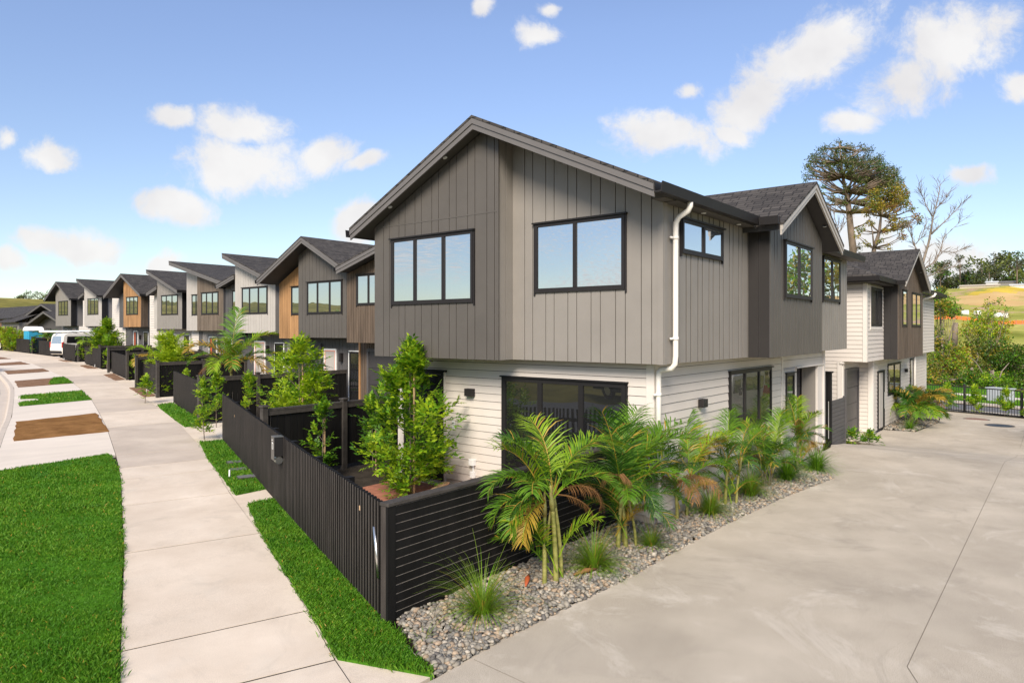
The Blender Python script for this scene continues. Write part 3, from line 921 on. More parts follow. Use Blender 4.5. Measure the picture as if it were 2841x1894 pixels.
RX = lambda y: lerp(y, [p[1] for p in FR], [p[0] for p in FR])
FENCE = [(-6.1, -2.8), (-4.75, .64), (-.25, 12.19), (1.26, 16.44), (2.61, 21.05), (3.38, 24.1), (4.98, 29.57), (5.83, 33.08), (7.18, 38.6), (7.95, 42.2), (9.12, 48.2), (9.46, 51), (9.89, 54.75), (10.9, 60), (11.04, 63.7), (11.15, 66.5), (11.3, 70.6), (11.5, 77)]
NX = lambda y: lerp(y, [p[1] for p in FENCE], [p[0] for p in FENCE])

def ribbon(name, ys, xa, xb, m, off=0, th=.08, kind='structure'):
    mb = MB()
    vs = []
    for y in ys:
        for x in (xa(y), xb(y)):
            z = g(x, y) + off
            vs += [(x, y, z), (x, y, z - th)]
    n = len(ys)
    fs = []
    for i in range(n - 1):
        o = i * 4
        fs += [(o, o + 2, o + 6, o + 4), (o + 1, o + 5, o + 7, o + 3), (o, o + 4, o + 5, o + 1), (o + 2, o + 3, o + 7, o + 6)]
    fs += [(0, 1, 3, 2), (4 * n - 4, 4 * n - 2, 4 * n - 1, 4 * n - 3)]
    mb.add(vs, fs)
    o = mb.build(name, m)
    o['kind'] = kind
    return o
ribbon('footpath_bed', [-4 + i * 1.1 for i in range(70)], lambda y: LX(y) - .008, lambda y: RX(y) + .008, 'joint', -.007)
ys = [12.2 + i * 1.5 for i in range(40)]
ribbon('crossing', ys, lambda y: KX(y), lambda y: LX(y) - .012, 'crossing', -.002)
ribbon('verge_soil', [-10 + i for i in range(23)], lambda y: KX(y), lambda y: LX(y) - .012, 'yard soil', -.02)
ribbon('apron', [-.6 + i * .8 for i in range(95)], lambda y: RX(y) + .012, lambda y: NX(y) - .02, 'footpath', -.012)
kys = [-10 + i * 1.7 for i in range(52)]
m = MB()
vs, fs = [], []
prof = [(0, 0), (-.13, -.004), (-.17, -.03), (-.2, -.12), (-.5, -.135)]
for y in kys:
    for dx, dz in prof:
        vs.append((KX(y) - .006 + dx, y, g(KX(y), y) + dz))
k = len(prof)
for i in range(len(kys) - 1):
    for j in range(k - 1):
        a = i * k + j
        fs.append((a, a + k, a + k + 1, a + 1))
m.add(vs, fs)
m.build('kerb', 'kerb')['kind'] = 'structure'
ribbon('road', kys, lambda y: KX(y) - 9, lambda y: KX(y) - .5, 'asphalt', -.14, .1)
# yards behind the fences and the concrete pads that run in beside them
ribbon('yard_ground', [.5 + i * 1.6 for i in range(50)], lambda y: NX(y) - .015, lambda y: NX(y) + 14, 'yard soil', -.03)
for i, (a, b) in enumerate(((12.3, 15.9), (21.2, 23.6), (29.7, 32.6), (38.7, 41.8), (48.3, 50.6), (54.9, 59.5))):
    ribbon('yard_pad', [a, (a + b) / 2, b], lambda y: NX(y) - .01, lambda y: NX(y) + 5.5, 'crossing', -.008)
sheet('paving', [(-2.0, 3.2), (-.1, 3.2), (-.1, 5.5), (-1.3, 5.5)], 'brick paving', .0, .05)
# the shared drive
DX = [-10, -7.5, -5.9, -5.3, -4.4, -2.1, .6, 3.2, 5.45, 6.15, 6.4, 7, 9.3, 10, 11, 12, 12.6, 13.4, 14.2, 14.5, 14.9, 15.05, 17, 17.25, 18.6, 18.75, 20.5, 22.6, 24, 27.2, 28.9, 30, 31]
DY = [-.6, -.6, -.62, -.67, -.63, -.75, -.77, -.93, -1.22, -.9, -.25, -.2, -.2, -.05, .0, .1, -.3, -.45, -.2, .2, .4, .5, .5, .33, .33, -.7, -.85, -.95, -.8, -.25, .1, .2, .2]
m = MB()
vs, fs = [], []
rows = [0, -.8, -1.6, -2.6, -4, -6, -9]
for x, yt in zip(DX, DY):
    for r in range(len(rows)):
        y = yt + (-9 - yt) * (rows[r] / -9)
        xs = x if x < 27 else x + (y - .1) * .47 * max(0, min(1, (x - 27) / 2))
        vs.append((xs, y, g(min(xs, x), y)))
k = len(rows)
for i in range(len(DX) - 1):
    for j in range(k - 1):
        a = i * k + j
        fs.append((a, a + 1, a + k + 1, a + k))
for i in range(len(DX) - 1):            # skirt on the planted side
    a = i * k
    vs.append((*vs[a][:2], vs[a][2] - .12))
    vs.append((*vs[a + k][:2], vs[a + k][2] - .12))
    n = len(vs)
    fs.append((a, a + k, n - 1, n - 2))
m.add(vs, fs)
m.build('driveway', 'drive')['kind'] = 'structure'
def joint(pts, w=.007):
    m = MB()
    for a, b in zip(pts[:-1], pts[1:]):
        n = max(1, int(math.dist(a, b)))
        for i in range(n):
            p = [a[j] + (b[j] - a[j]) * i / n for j in (0, 1)]
            q = [a[j] + (b[j] - a[j]) * (i + 1) / n for j in (0, 1)]
            d = V((q[0] - p[0], q[1] - p[1], 0)).normalized()
            s = V((-d.y, d.x, 0)) * w / 2
            P, Q = V((*p, g(*p) + .003)), V((*q, g(*q) + .003))
            m.add([P - s, Q - s, Q + s, P + s], [(0, 1, 2, 3)])
    m.build('driveway_joint', 'saw cut')['kind'] = 'structure'
joint([(-3.3, -4.15), (-2.52, -3.8), (9.3, -3.8), (10, -3.8), (14.5, -3.8), (15.5, -3.8), (26, -3.7)])
joint([(-4.85, -.7), (-4.9, -1.5), (-4.95, -9)], .005)
# base land out to the horizon
def land_z(x, y):
    z = g(max(-40, min(60, x)), max(-40, min(90, y))) - .22
    if x > 46:                                   # grassy hill past the second road
        r = math.hypot(x - 0, y)
        t = sstep(58, 300, x)
        z += t * 19 * (1 - .35 * sstep(15, 120, y + 20)) + 1.2 * math.sin(x * .021 + y * .017) * sstep(70, 160, x)
    if y > 120:
        z += 14 * sstep(140, 300, y) * (1 - .3 * sstep(40, 200, x))
    if x < -60:
        z += 3 * sstep(60, 230, -x) * (.75 + .25 * math.sin(y * .012))
    if y < -60:
        z += 16 * sstep(60, 260, -y)
    return z
N = 90
sp = [math.sinh((i / (N - 1) - .5) * 2 * 4.2) / math.sinh(4.2) * 900 for i in range(N)]
vs = [(x + 10, y + 10, land_z(x + 10, y + 10)) for x in sp for y in sp]
fs = [(i * N + j, (i + 1) * N + j, (i + 1) * N + j + 1, i * N + j + 1) for i in range(N - 1) for j in range(N - 1)]
m = MB().add(vs, fs)
m.build('ground', 'land', smooth=True)['kind'] = 'structure'

def inpoly(px, py, poly):
    c = np.zeros(len(px), bool)
    n = len(poly)
    for i in range(n):
        x1, y1 = poly[i]
        x2, y2 = poly[(i + 1) % n]
        if y1 == y2:
            continue
        c ^= ((y1 > py) != (y2 > py)) & (px < (x2 - x1) * (py - y1) / (y2 - y1) + x1)
    return c
def hill():
    xs = np.concatenate([np.arange(56, 120, 4.0), np.arange(120, 290, 1.3), np.arange(290, 340, 6.0)])
    ys_ = np.concatenate([np.arange(-190, -60, 6.0), np.arange(-60, 36, 1.3), np.arange(36, 80, 6.0)])
    vs = [(x, y, land_z(x, y) + .4) for x in xs for y in ys_]
    nx, ny = len(xs), len(ys_)
    cx, cy = [q.ravel() for q in np.meshgrid((xs[:-1] + xs[1:]) / 2, (ys_[:-1] + ys_[1:]) / 2, indexing='ij')]
    wx = cx + 2.2 * np.sin(cx * .23 + cy * .31) + 1.5 * np.sin(cx * .57 - cy * .71) + 1.2 * np.sin(cx * 1.9 + cy * 2.3)
    wy = cy + 1.6 * np.sin(cx * .31 - cy * .27) + .9 * np.sin(cx * 1.3 + cy * 1.7)
    mi = np.zeros(len(cx), int)
    for poly, k in (([(199, 18.5), (180, 12), (190, 4), (195, -70), (275, -70), (270, 8), (236, 16)], 1),
                    ([(214, 18.2), (228, 17), (272, 9), (282, 6), (276, -2), (230, 9)], 2),
                    ([(205, 6), (222, 4), (226, -14), (206, -12)], 0),
                    ([(168, 24), (171, 24), (174, -60), (170, -60)], 3), ([(216, 21), (220, 22), (264, 19), (264, 15)], 3), ([(138, 1), (145, 3), (149, -50), (140, -50)], 3)):
        mi[inpoly(wx, wy, poly)] = k
    f = np.array([[i * ny + j, (i + 1) * ny + j, (i + 1) * ny + j + 1, i * ny + j + 1] for i in range(nx - 1) for j in range(ny - 1)])
    o = fast_mesh('hill', np.array(vs), f, mi, ['hill grass', 'hay', 'hay yellow', 'track'], smooth=True)
    o['kind'] = 'structure'
hill_later = hill

# ------------------------------------------------------------------ grass, soil and stone beds
gv = np.vectorize(g)
def fast_mesh(name, v, f, mi, mats, parent=None, smooth=False):
    me = bpy.data.meshes.new(name)
    k = f.shape[1]
    me.vertices.add(len(v))
    me.vertices.foreach_set('co', v.astype(np.float32).ravel())
    me.loops.add(f.size)
    me.loops.foreach_set('vertex_index', f.astype(np.int32).ravel())
    me.polygons.add(len(f))
    me.polygons.foreach_set('loop_start', np.arange(0, f.size, k, dtype=np.int32))
    for m in mats:
        me.materials.append(MATS[m])
    me.polygons.foreach_set('material_index', mi.astype(np.int32))
    if smooth:
        me.polygons.foreach_set('use_smooth', np.ones(len(f), bool))
    me.update()
    o = bpy.data.objects.new(name, me)
    COL.objects.link(o)
    if parent:
        o.parent = parent
        o.matrix_parent_inverse = Matrix.Translation(-parent_loc(parent))
    return o

hill_later()
def lawn(poly, dens, label, h=.05, seed=1, spill=.0, edge=None, off=.012):
    rs = np.random.RandomState(seed)
    xs = [p[0] for p in poly]
    ys = [p[1] for p in poly]
    n = int(dens * (max(xs) - min(xs)) * (max(ys) - min(ys)))
    x = rs.uniform(min(xs), max(xs), n)
    y = rs.uniform(min(ys), max(ys), n)
    # thin with distance from the camera
    dist = np.hypot(x + 9.5, y + 4.9)
    keep = inpoly(x, y, poly) & (rs.rand(n) < np.clip(7.5 / dist, .12, 1) ** 1.4)
    x, y, dist = x[keep], y[keep], dist[keep]
    x += rs.normal(0, .022, len(x)) + .02 * np.sin(y * 9 + np.sin(y * 23))
    y += rs.normal(0, .022, len(x))
    n = len(x)
    z = gv(x, y) + off - .005
    wide = np.clip(dist / 7.5, 1, 5)
    patch = np.sin(x * 1.7 + 1.3 * np.sin(y * .9)) * np.cos(y * 1.1 + .8 * np.sin(x * 2.1)) + .5 * np.sin(x * 5.1 + y * 3.7)
    hh = h * rs.uniform(.55, 1.3, n) * (1 + .18 * patch)
    a = rs.uniform(0, 2 * np.pi, n)
    w = .0034 * wide * rs.uniform(.7, 1.4, n)
    lean = hh * rs.uniform(.2, 1.0, n)
    la = rs.uniform(0, 2 * np.pi, n)
    v = np.zeros((n, 4, 3))
    dx, dy = np.cos(a) * w, np.sin(a) * w
    v[:, 0] = np.stack([x - dx, y - dy, z], 1)
    v[:, 1] = np.stack([x + dx, y + dy, z], 1)
    mx, my = x + np.cos(la) * lean * .4, y + np.sin(la) * lean * .4
    v[:, 2] = np.stack([mx + dx * .7, my + dy * .7, z + hh * .65], 1)
    v[:, 3] = np.stack([x + np.cos(la) * lean, y + np.sin(la) * lean, z + hh], 1)
    f = np.arange(n * 4).reshape(n, 4)
    mi = (rs.rand(n) + patch * .13 > .78).astype(int)
    mi[rs.rand(n) < .012] = 2
    b = MB()
    top = [V((p[0], p[1], g(*p) + off)) for p in poly]
    base = sheet('turf_bed', poly, 'turf', off, .05)
    o = fast_mesh('grass', v.reshape(-1, 3), f, mi, ['grass blade', 'grass light', 'palm gold'])
    return tag(o, label, 'grass', None, 'stuff')

lawn([(KX(y) + .02, y) for y in (-6, -3, 0, 3, 6, 9, 12)] + [(-2.95, 12.4)] + [(x - .02, y) for x, y in FL[7:0:-1]], 8500, 'lush green lawn verge left of the footpath', .042, 3)
lawn([(-3.2, 5.98), (-2.66, 5.88), (-4.06, 2.45), (-4.84, .5), (-5.3, -.62), (-5.62, .28), (-5.13, 1.43), (-3.93, 4.37)], 12000, 'thick green turf strip between the footpath and the slatted black fence', .046, 4)
lawn([(-.8, 12.42), (-.2, 12.2), (-2.33, 6.75), (-3.0, 6.72), (-2.15, 9.02), (-1.7, 10.23)], 8500, 'turf strip around the meter boxes, beside the letterbox fence', .055, 5)
lawn([(1.62, 20.06), (1.96, 21.0), (2.55, 21.1), (.86, 15.3), (.17, 15.19), (.5, 16.35)], 5000, 'turf strip in front of the second black fence', .055, 6)
lawn([(-.39, 27.76), (2.0, 28.3), (.98, 24.4), (-1.49, 23.94), (-1.15, 25.2), (-.35, 25.6), (-.3, 26.3), (-.75, 26.5)], 5000, 'green turf patch with a notch by the kerb', .055, 7)
lawn([(2.0, 32.3), (3.08, 32.5), (4.0, 36.6), (3.4, 36.2), (2.6, 34.0)], 4500, 'small sprouting turf corner on the bare soil patch', .06, 8, off=.03)
def soil(poly, label, m='soil', seed=0):
    n = len(poly)
    cx, cy = sum(p[0] for p in poly) / n, sum(p[1] for p in poly) / n
    rs = random.Random(seed)
    pts = []
    for i in range(n):
        a, b = poly[i], poly[(i + 1) % n]
        for k in range(8):
            t = k / 8
            pts.append((a[0] + (b[0] - a[0]) * t + rs.uniform(-.03, .03), a[1] + (b[1] - a[1]) * t + rs.uniform(-.03, .03)))
    o = sheet('soil_patch', pts, m, .014, .05, 'structure')
    return o
soil([(-2.74, 19.7), (-.4, 20.15), (-1.62, 15.85), (-3.86, 15.92)], '', 'soil', 1)
soil([(1.53, 35.56), (3.98, 36.6), (3.0, 32.45), (.65, 31.79)], '', 'clay', 2)
soil([(3.2, 43.6), (5.45, 44.5), (4.92, 41.6), (2.6, 40.6)], '', 'clay', 3)
soil([(4.7, 51.6), (6.7, 53.2), (6.25, 49.6), (4.1, 49.1)], '', 'clay', 4)
soil([(5.5, 60.5), (7.5, 60.6), (7.3, 57.4), (5.3, 57)], '', 'clay', 5)
for i, q in enumerate(([(3.93, 28.3), (4.6, 28.5), (3.3, 24.2), (2.78, 24.1)], [(6.1, 37.0), (6.85, 37.6), (5.7, 33.1), (5.1, 32.9)], [(8.1, 46.2), (8.65, 46.6), (7.9, 42.6), (7.4, 42.9)], [(9.2, 53.6), (9.6, 54.2), (9.35, 51.2), (9.0, 51.4)])):
    soil(q, '', 'clay', 10 + i)

BED = [(-4.72, .48), (-5.26, -.64), (-4.4, -.65), (-2.1, -.77), (.6, -.79), (3.2, -.95), (5.4, -1.22), (6.1, -.88), (6.35, -.05), (0, -.05), (0, .48)]
def pebbles(poly, dens, label, seed=1, s0=.022, s1=.05, mound=.05):
    rs = np.random.RandomState(seed)
    xs = [p[0] for p in poly]
    ys = [p[1] for p in poly]
    n = int(dens * (max(xs) - min(xs)) * (max(ys) - min(ys)))
    x, y = rs.uniform(min(xs), max(xs), n), rs.uniform(min(ys), max(ys), n)
    k = inpoly(x, y, poly)
    x, y = x[k], y[k]
    n = len(x)
    bm = bmesh.new()
    bmesh.ops.create_icosphere(bm, subdivisions=1, radius=1)
    bv = np.array([v.co[:] for v in bm.verts])
    bf = np.array([[v.index for v in f.verts] for f in bm.faces])
    bm.free()
    s = s0 + (s1 - s0) * rs.beta(1.6, 2.6, n)
    sc = np.stack([s * rs.uniform(1, 1.5, n), s * rs.uniform(.75, 1.05, n), s * rs.uniform(.45, .75, n)], 1)
    a, b = rs.uniform(0, 2 * np.pi, n), rs.normal(0, .35, n)
    lump = 1 + rs.normal(0, .09, (n, len(bv), 1))
    p = bv[None] * lump * sc[:, None]
    cb, sb = np.cos(b)[:, None], np.sin(b)[:, None]
    px, pz = p[..., 0] * cb - p[..., 2] * sb, p[..., 0] * sb + p[..., 2] * cb
    ca, sa = np.cos(a)[:, None], np.sin(a)[:, None]
    q = np.stack([px * ca - p[..., 1] * sa, px * sa + p[..., 1] * ca, pz], 2)
    z = gv(x, y) + rs.uniform(-.012, mound, n)
    q += np.stack([x, y, z], 1)[:, None]
    f = (bf[None] + (np.arange(n) * len(bv))[:, None, None]).reshape(-1, 3)
    mi = np.repeat(rs.choice(5, n, p=[.36, .2, .22, .12, .1]), len(bf))
    o = fast_mesh('pebbles', q.reshape(-1, 3), f, mi, [m.name for m in PEB], smooth=True)
    return tag(o, label, 'pebbles', None, 'stuff')
sheet('bed_soil', BED, 'yard soil', -.02, .08)
pebbles(BED, 1650, 'grey river pebbles filling the palm bed along the drive', 1, .018, .046)
B2 = [(18.7, .38), (18.8, -.62), (20.5, -.8), (22.6, -.9), (24, -.75), (27.2, -.2), (27.4, .38)]
sheet('bed_soil', B2, 'yard soil', -.02, .08)
pebbles(B2, 300, 'pebble bed against the second house', 2, .03, .07)
B3 = [(29.3, .3), (27.0, -4.4), (26.6, -4.2), (28.9, .3)]
sheet('bed_soil', [(29.6, .5), (26.9, -5.2), (26.2, -5.0), (28.9, .4)], 'yard soil', .02, .08)

# ------------------------------------------------------------------ fences
def batten_fence(a, b, label, group, first=False, sp=.098, hgt=1.22, end=.13):
    T = thing('batten_fence', label, 'fence', (*a, g(*a)), group)
    A, B = V((*a, 0)), V((*b, 0))
    d = (B - A)
    L = d.length
    d.normalize()
    nrm = V((d.y, -d.x, 0))
    if nrm.x > 0:
        nrm = -nrm                       # towards the footpath
    m, pm = MB(), MB()
    n = int(L / sp)
    for i in range(n + 1):
        p = A + d * (i * sp)
        z = g(p.x, p.y)
        hh = hgt + rnd.uniform(-.004, .004)
        w = .021
        m.prism([p - d * w + ZA * (z + .05), p + d * w + ZA * (z + .05), p + d * w + ZA * (z + hh), p - d * w + ZA * (z + hh)], nrm * .05, 1)
        m.prism([p + nrm * .0502 - d * w * .96 + ZA * (z + .055), p + nrm * .0502 + d * w * .96 + ZA * (z + .055), p + nrm * .0502 + d * w * .96 + ZA * (z + hh - .002), p + nrm * .0502 - d * w * .96 + ZA * (z + hh - .002)], nrm * .0015, 0)
    m.build('batten_panel', ['fence batten', 'fence stain'], T)  # lighter faces over black sides: shade between battens put into the colour
    m = MB()
    for zz in (.22, .95):
        p, q = A - nrm * .025, B - nrm * .025
        m.bar(p + ZA * (g(*a) + zz), q + ZA * (g(*b) + zz), .045, .08)
    m.build('rail', 'fence stain', T)
    k = max(2, int(L / 1.5) + 1)
    for i in range(k):
        p = A + d * (L * i / (k - 1)) - nrm * .1
        z = g(p.x, p.y)
        m = MB()
        m.box(p.x - .05, p.x + .05, p.y - .05, p.y + .05, z - .1, z + hgt - .05)
        m.build('post', 'fence stain', T)
    p = A - d * .05 - nrm * .04
    m = MB()
    m.prism([p + ZA * g(*a), p - d * .06 + ZA * g(*a), p - d * .06 - nrm * end + ZA * g(*a), p - nrm * end + ZA * g(*a)], (0, 0, hgt + .01))
    m.build('end_board', 'fence stain', T)
    return T, A, d, nrm

GF = 'black batten fences along the footpath'
T, A, d, nrm = batten_fence((-4.75, .68), (-.25, 12.19), 'long black slatted fence on the corner lot, carrying the letterbox', GF)
m = MB()
p = A - d * .04 + nrm * .045
m.tube([p + d * .16 + ZA * .92, p + d * .02 + ZA * .42], .02, 10)
m.build('metal_tube', 'metal', T, smooth=True)
m = MB()
for s, z in ((.62, .98), (10.2, .98)):
    q = A + d * s + nrm * .04
    m.prism([q + ZA * z - d * .02, q + ZA * z + d * .02, q + ZA * (z + .05) + d * .02, q + ZA * (z + .05) - d * .02], nrm * .012)
m.build('timber_tag', 'raw pine', T)
q = A + d * 4.75 + nrm * .04 + ZA * .07
for lab, a, b in (('black batten fence in front of the cedar terrace house', (1.26, 16.44), (2.61, 21.05)),
                  ('black batten fence with twin saplings at its near end', (3.38, 24.11), (4.98, 29.57)),
                  ('black batten fence just before the lime green tree', (5.83, 33.08), (7.18, 38.6)),
                  ('black batten fence beside the white marker peg', (7.95, 42.24), (9.12, 48.18)),
                  ('black batten fence overlapping the side of the white van', (9.46, 50.98), (9.8, 54.4)),
                  ('black batten fence just behind the white van', (10.91, 59.89), (11.04, 63.74)),
                  ('black batten fence below the blue portable toilet', (11.15, 66.55), (11.3, 70.65)),
                  ('last black batten fence, with a white arrow sign', (11.5, 75.4), (11.3, 80))):
    batten_fence(a, b, lab, GF, end=.2)
# horizontally boarded side fence
T = thing('board_fence', 'black fence of wide horizontal boards along the pebble bed', 'fence', (-4.8, .52, 0))
m = MB()
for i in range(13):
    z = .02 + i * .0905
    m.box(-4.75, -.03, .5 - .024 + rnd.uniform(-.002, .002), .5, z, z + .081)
    m.box(-4.745, -.035, .474, .498, z + .0811, z + .0845, 1)  # pale sliver: sky light on the board top, put in as colour
m.build('board_panel', ['fence stain', 'fence edge skylit'], T)
m = MB()
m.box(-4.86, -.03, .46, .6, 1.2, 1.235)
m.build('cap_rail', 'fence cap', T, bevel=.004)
for x in (-4.805, -3.3, -1.8, -.3):
    m = MB()
    m.box(x - .045, x + .045, .503, .59, -.1, 1.198)
    m.build('post', 'fence batten' if x < -4 else 'fence stain', T)
m = MB()
m.box(-4.86, -4.752, .47, .5, -.02, 1.199)
m.build('end_board', 'fence stain', T)

def paling_fence(a, L, label, hgt=1.5, step=1.9):
    T = thing('paling_fence', label, 'fence', (*a, g(*a)), 'black paling fences between the yards')
    x0, y = a
    z = g(x0, y)
    m = MB()
    x = x0
    while x < x0 + L:
        m.box(x + .004, x + .142, y - .02 + rnd.uniform(-.002, .002), y, z + .05, z + hgt - .1)
        x += .15
    m.build('paling_panel', 'fence stain', T)
    m = MB()
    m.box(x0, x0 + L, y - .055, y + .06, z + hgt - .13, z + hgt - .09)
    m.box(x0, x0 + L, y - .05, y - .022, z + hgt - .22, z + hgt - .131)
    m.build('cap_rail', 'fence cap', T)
    n = int(L / step)
    for i in range(n + 1):
        x = x0 + i * step
        p = MB()
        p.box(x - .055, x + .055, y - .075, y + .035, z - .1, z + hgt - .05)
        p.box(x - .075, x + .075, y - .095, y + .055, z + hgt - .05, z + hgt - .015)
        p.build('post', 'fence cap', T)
    return T
for a, L, lab in (((-2.1, 7.3), 6.6, 'tall black paling fence behind the letterbox'),
                  ((.65, 15.3), 5.4, 'black paling fence behind the near leafy tree'),
                  ((3.1, 23.6), 3.8, 'black paling fence behind the big arching palm'),
                  ((4.2, 28.2), 5.3, 'black paling fence behind the lime green tree'),
                  ((5.7, 32.9), 4.0, 'black paling fence before the brown timber bay house'),
                  ((7.0, 38.7), 4.0, 'black paling fence before the taupe terrace house'),
                  ((8.1, 42.9), 4.2, 'black paling fence before the cedar gable'),
                  ((9.5, 50.6), 3.0, 'black paling fence at the side of the white van'),
                  ((11.2, 66.2), 4.0, 'black paling fence near the blue portable toilet')):
    paling_fence(a, L, lab)
# gate and low slatted screen between the two houses
T = thing('gate', 'narrow black side gate beside the corner house garage', 'gate', (9.7, .1, 0))
m = MB()
m.box(9.55, 10.25, .1, .13, -.02, 1.75)
m.build('gate_panel', 'fence stain', T)
m = MB()
m.box(10.25, 10.4, .03, .18, -.15, 1.85)
m.box(10.22, 10.43, .0, .21, 1.85, 1.89)
m.build('post', 'fence stain', T)
m = MB()
m.tube([(10.15, .06, .1), (10.15, .06, 1.1)], .014, 8)
m.build('drop_bolt', 'metal', T)
T = thing('slat_screen', 'dark grey slatted bin screen between the two houses', 'screen', (11, .1, -.2))
m = MB()
for i in range(12):
    m.box(10.45, 12.0, .08, .11, -.3 + i * .115, -.195 + i * .115)
m.build('slat_panel', 'darkgrey', T)
m = MB()
m.box(12.0, 12.08, .06, .14, -.4, 1.1)
m.build('post', 'darkgrey', T)

# ------------------------------------------------------------------ letterbox and small street things
LB = thing('letterbox', 'grey metal letterbox with a white number plate on the long fence', 'letterbox', q)
def lbox(name, m_, s0, s1, n0, n1, z0, z1, par, bevel=0):
    b = MB()
    P = q
    b.prism([P + d * s0 + nrm * n0 + ZA * z0, P + d * s1 + nrm * n0 + ZA * z0, P + d * s1 + nrm * n1 + ZA * z0, P + d * s0 + nrm * n1 + ZA * z0], (0, 0, z1 - z0))
    return b.build(name, m_, par, bevel=bevel)
bd = lbox('body', 'black paint', 0, .2, .0, .15, .86, 1.17, LB, .004)
lbox('front_plate', 'letterbox grey', -.01, .21, .15, .16, .8, 1.175, LB)
lbox('lid', 'letterbox grey', -.012, .212, .0, .165, 1.176, 1.184, LB)
lbox('number_plate', 'white paint', .05, .14, .161, .164, .98, 1.09, LB)
lbox('numeral', 'letterbox grey', .065, .11, .1645, .166, .99, 1.07, LB)
lbox('lock', 'white paint', .1, .125, .161, .168, 1.115, 1.135, LB)
b = MB()
b.tube([q + d * .0 + nrm * .075 + ZA * .8, q + d * .2 + nrm * .075 + ZA * .8], .06, 16)
b.build('newspaper_tube', 'metal', LB, smooth=False)

for i, (x, y, lab) in enumerate(((-2.41, 8.02, 'white marker peg in the turf beside the meter boxes'), (3.51, 25.55, 'white marker peg on the bare soil by the second batten fence'), (8.2, 44.0, 'white marker peg on the soil far up the footpath'), (9.45, 53.2, 'white marker peg near the back of the white van'))):
    m = MB()
    z = g(x, y)
    m.tube([(x, y, z - .05), (x + .012, y + .01, z + .17)], .016, 8)
    m.tube([(x + .012, y + .01, z + .17), (x + .0125, y + .0105, z + .174)], .018, 8)
    tag(m.build('marker_peg', 'white paint'), lab, 'marker peg', 'white marker pegs')
for x, y, w, lab, mt in ((-1.95, 8.5, .3, 'grey meter box cover behind the marker peg', 'asphalt'), (-2.2, 7.75, .32, 'grey meter box cover in front of the marker peg', 'asphalt'), (-1.62, 9.25, .28, 'small sunken meter cover highest in the turf strip', 'asphalt')):
    T = thing('meter_box', lab, 'meter box', (x, y, g(x, y)), 'meter boxes in the turf')
    m = MB()
    z = g(x, y) + .05
    D_ = V((-.36, -.93, 0)) * .11
    N_ = V((.93, -.36, 0)) * w / 2
    P_ = V((x, y, z))
    m.prism([P_ - D_ - N_, P_ + D_ - N_, P_ + D_ + N_, P_ - D_ + N_], (0, 0, .012))
    m.build('lid', mt, T)
    m = MB()
    m.prism([P_ - D_ * 1.25 - N_ * 1.1 - ZA * .06, P_ + D_ * 1.25 - N_ * 1.1 - ZA * .06, P_ + D_ * 1.25 + N_ * 1.1 - ZA * .06, P_ - D_ * 1.25 + N_ * 1.1 - ZA * .06], (0, 0, .058))
    m.build('rim', 'joint', T)
for x, y, r, mt, lab in ((26.4, -.75, .2, 'iron', 'small dark drain cover nearest the iron fence'), (24.7, -2.0, .4, 'red brick', 'rusty brown manhole cover on the drive'), (22.8, -2.9, .42, 'iron', 'dark round manhole cover on the drive')):
    T = thing('manhole_cover', lab, 'manhole cover', (x, y, g(x, y)), 'covers set in the drive')
    m = MB()
    m.tube([(x, y, g(x, y) - .05), (x, y, g(x, y) + .006)], r, 28)
    m.build('cover', mt, T)
    m = MB()
    m.tube([(x, y, g(x, y) - .05), (x, y, g(x, y) + .004)], r * 1.18, 28)
    m.build('rim', 'joint', T)
# planks left on the paving inside the corner fence
T = thing('timber_planks', 'pale timber planks lying inside the fence corner', 'timber', (-1.5, 3.7, 0))
for i in range(3):
    m = MB()
    a = V((-1.9 + i * .13, 3.5, .06 + .05 * i))
    m.bar(a, a + V((1.3, .55, .02)), .12, .035)
    m.build('plank', 'raw pine', T)
# ------------------------------------------------------------------ plants
class LB_:
    """gathers folded leaf diamonds as arrays"""
    def __init__(s):
        s.v, s.m = [], []
    def leaf(s, base, dr, nrm, L, W, m):
        side = dr.cross(nrm)
        side = side.normalized() if side.length > 1e-4 else V((1, 0, 0))
        up = side.cross(dr)
        mid = base + dr * L * .45
        s.v += [base[:], (mid + side * W / 2 + up * W * .12)[:], (base + dr * L - up * L * .08)[:], (mid - side * W / 2 + up * W * .12)[:]]
        s.m.append(m)
    def build(s, name, mats, parent):
        v = np.array(s.v)
        return fast_mesh(name, v, np.arange(len(v)).reshape(-1, 4), np.array(s.m), mats, parent)

def rdir(r):
    z = r.uniform(-1, 1)
    t = r.uniform(0, 2 * math.pi)
    k = math.sqrt(1 - z * z)
    return V((k * math.cos(t), k * math.sin(t), z))

def twig(lb, r, p, dr, n, L, W, gap, ms):
    """pinnate twig of n leaf pairs"""
    dr = dr.normalized()
    side = dr.cross(ZA)
    side = side.normalized() if side.length > .05 else V((1, 0, 0))
    nr = side.cross(dr).normalized()
    m = r.choice(ms)
    for i in range(n):
        q = p + dr * (gap * (i + .6)) - ZA * (.02 * i * i * gap)
        for sg in (-1, 1):
            v = (dr * .55 + side * sg * .8 + rdir(r) * .3).normalized()
            lb.leaf(q, v, (nr + rdir(r) * .5).normalized(), L * r.uniform(.7, 1.2), W * r.uniform(.8, 1.2), m if r.random() < .75 else r.choice(ms))
    lb.leaf(p + dr * gap * n, (dr + rdir(r) * .2).normalized(), nr, L, W, m)

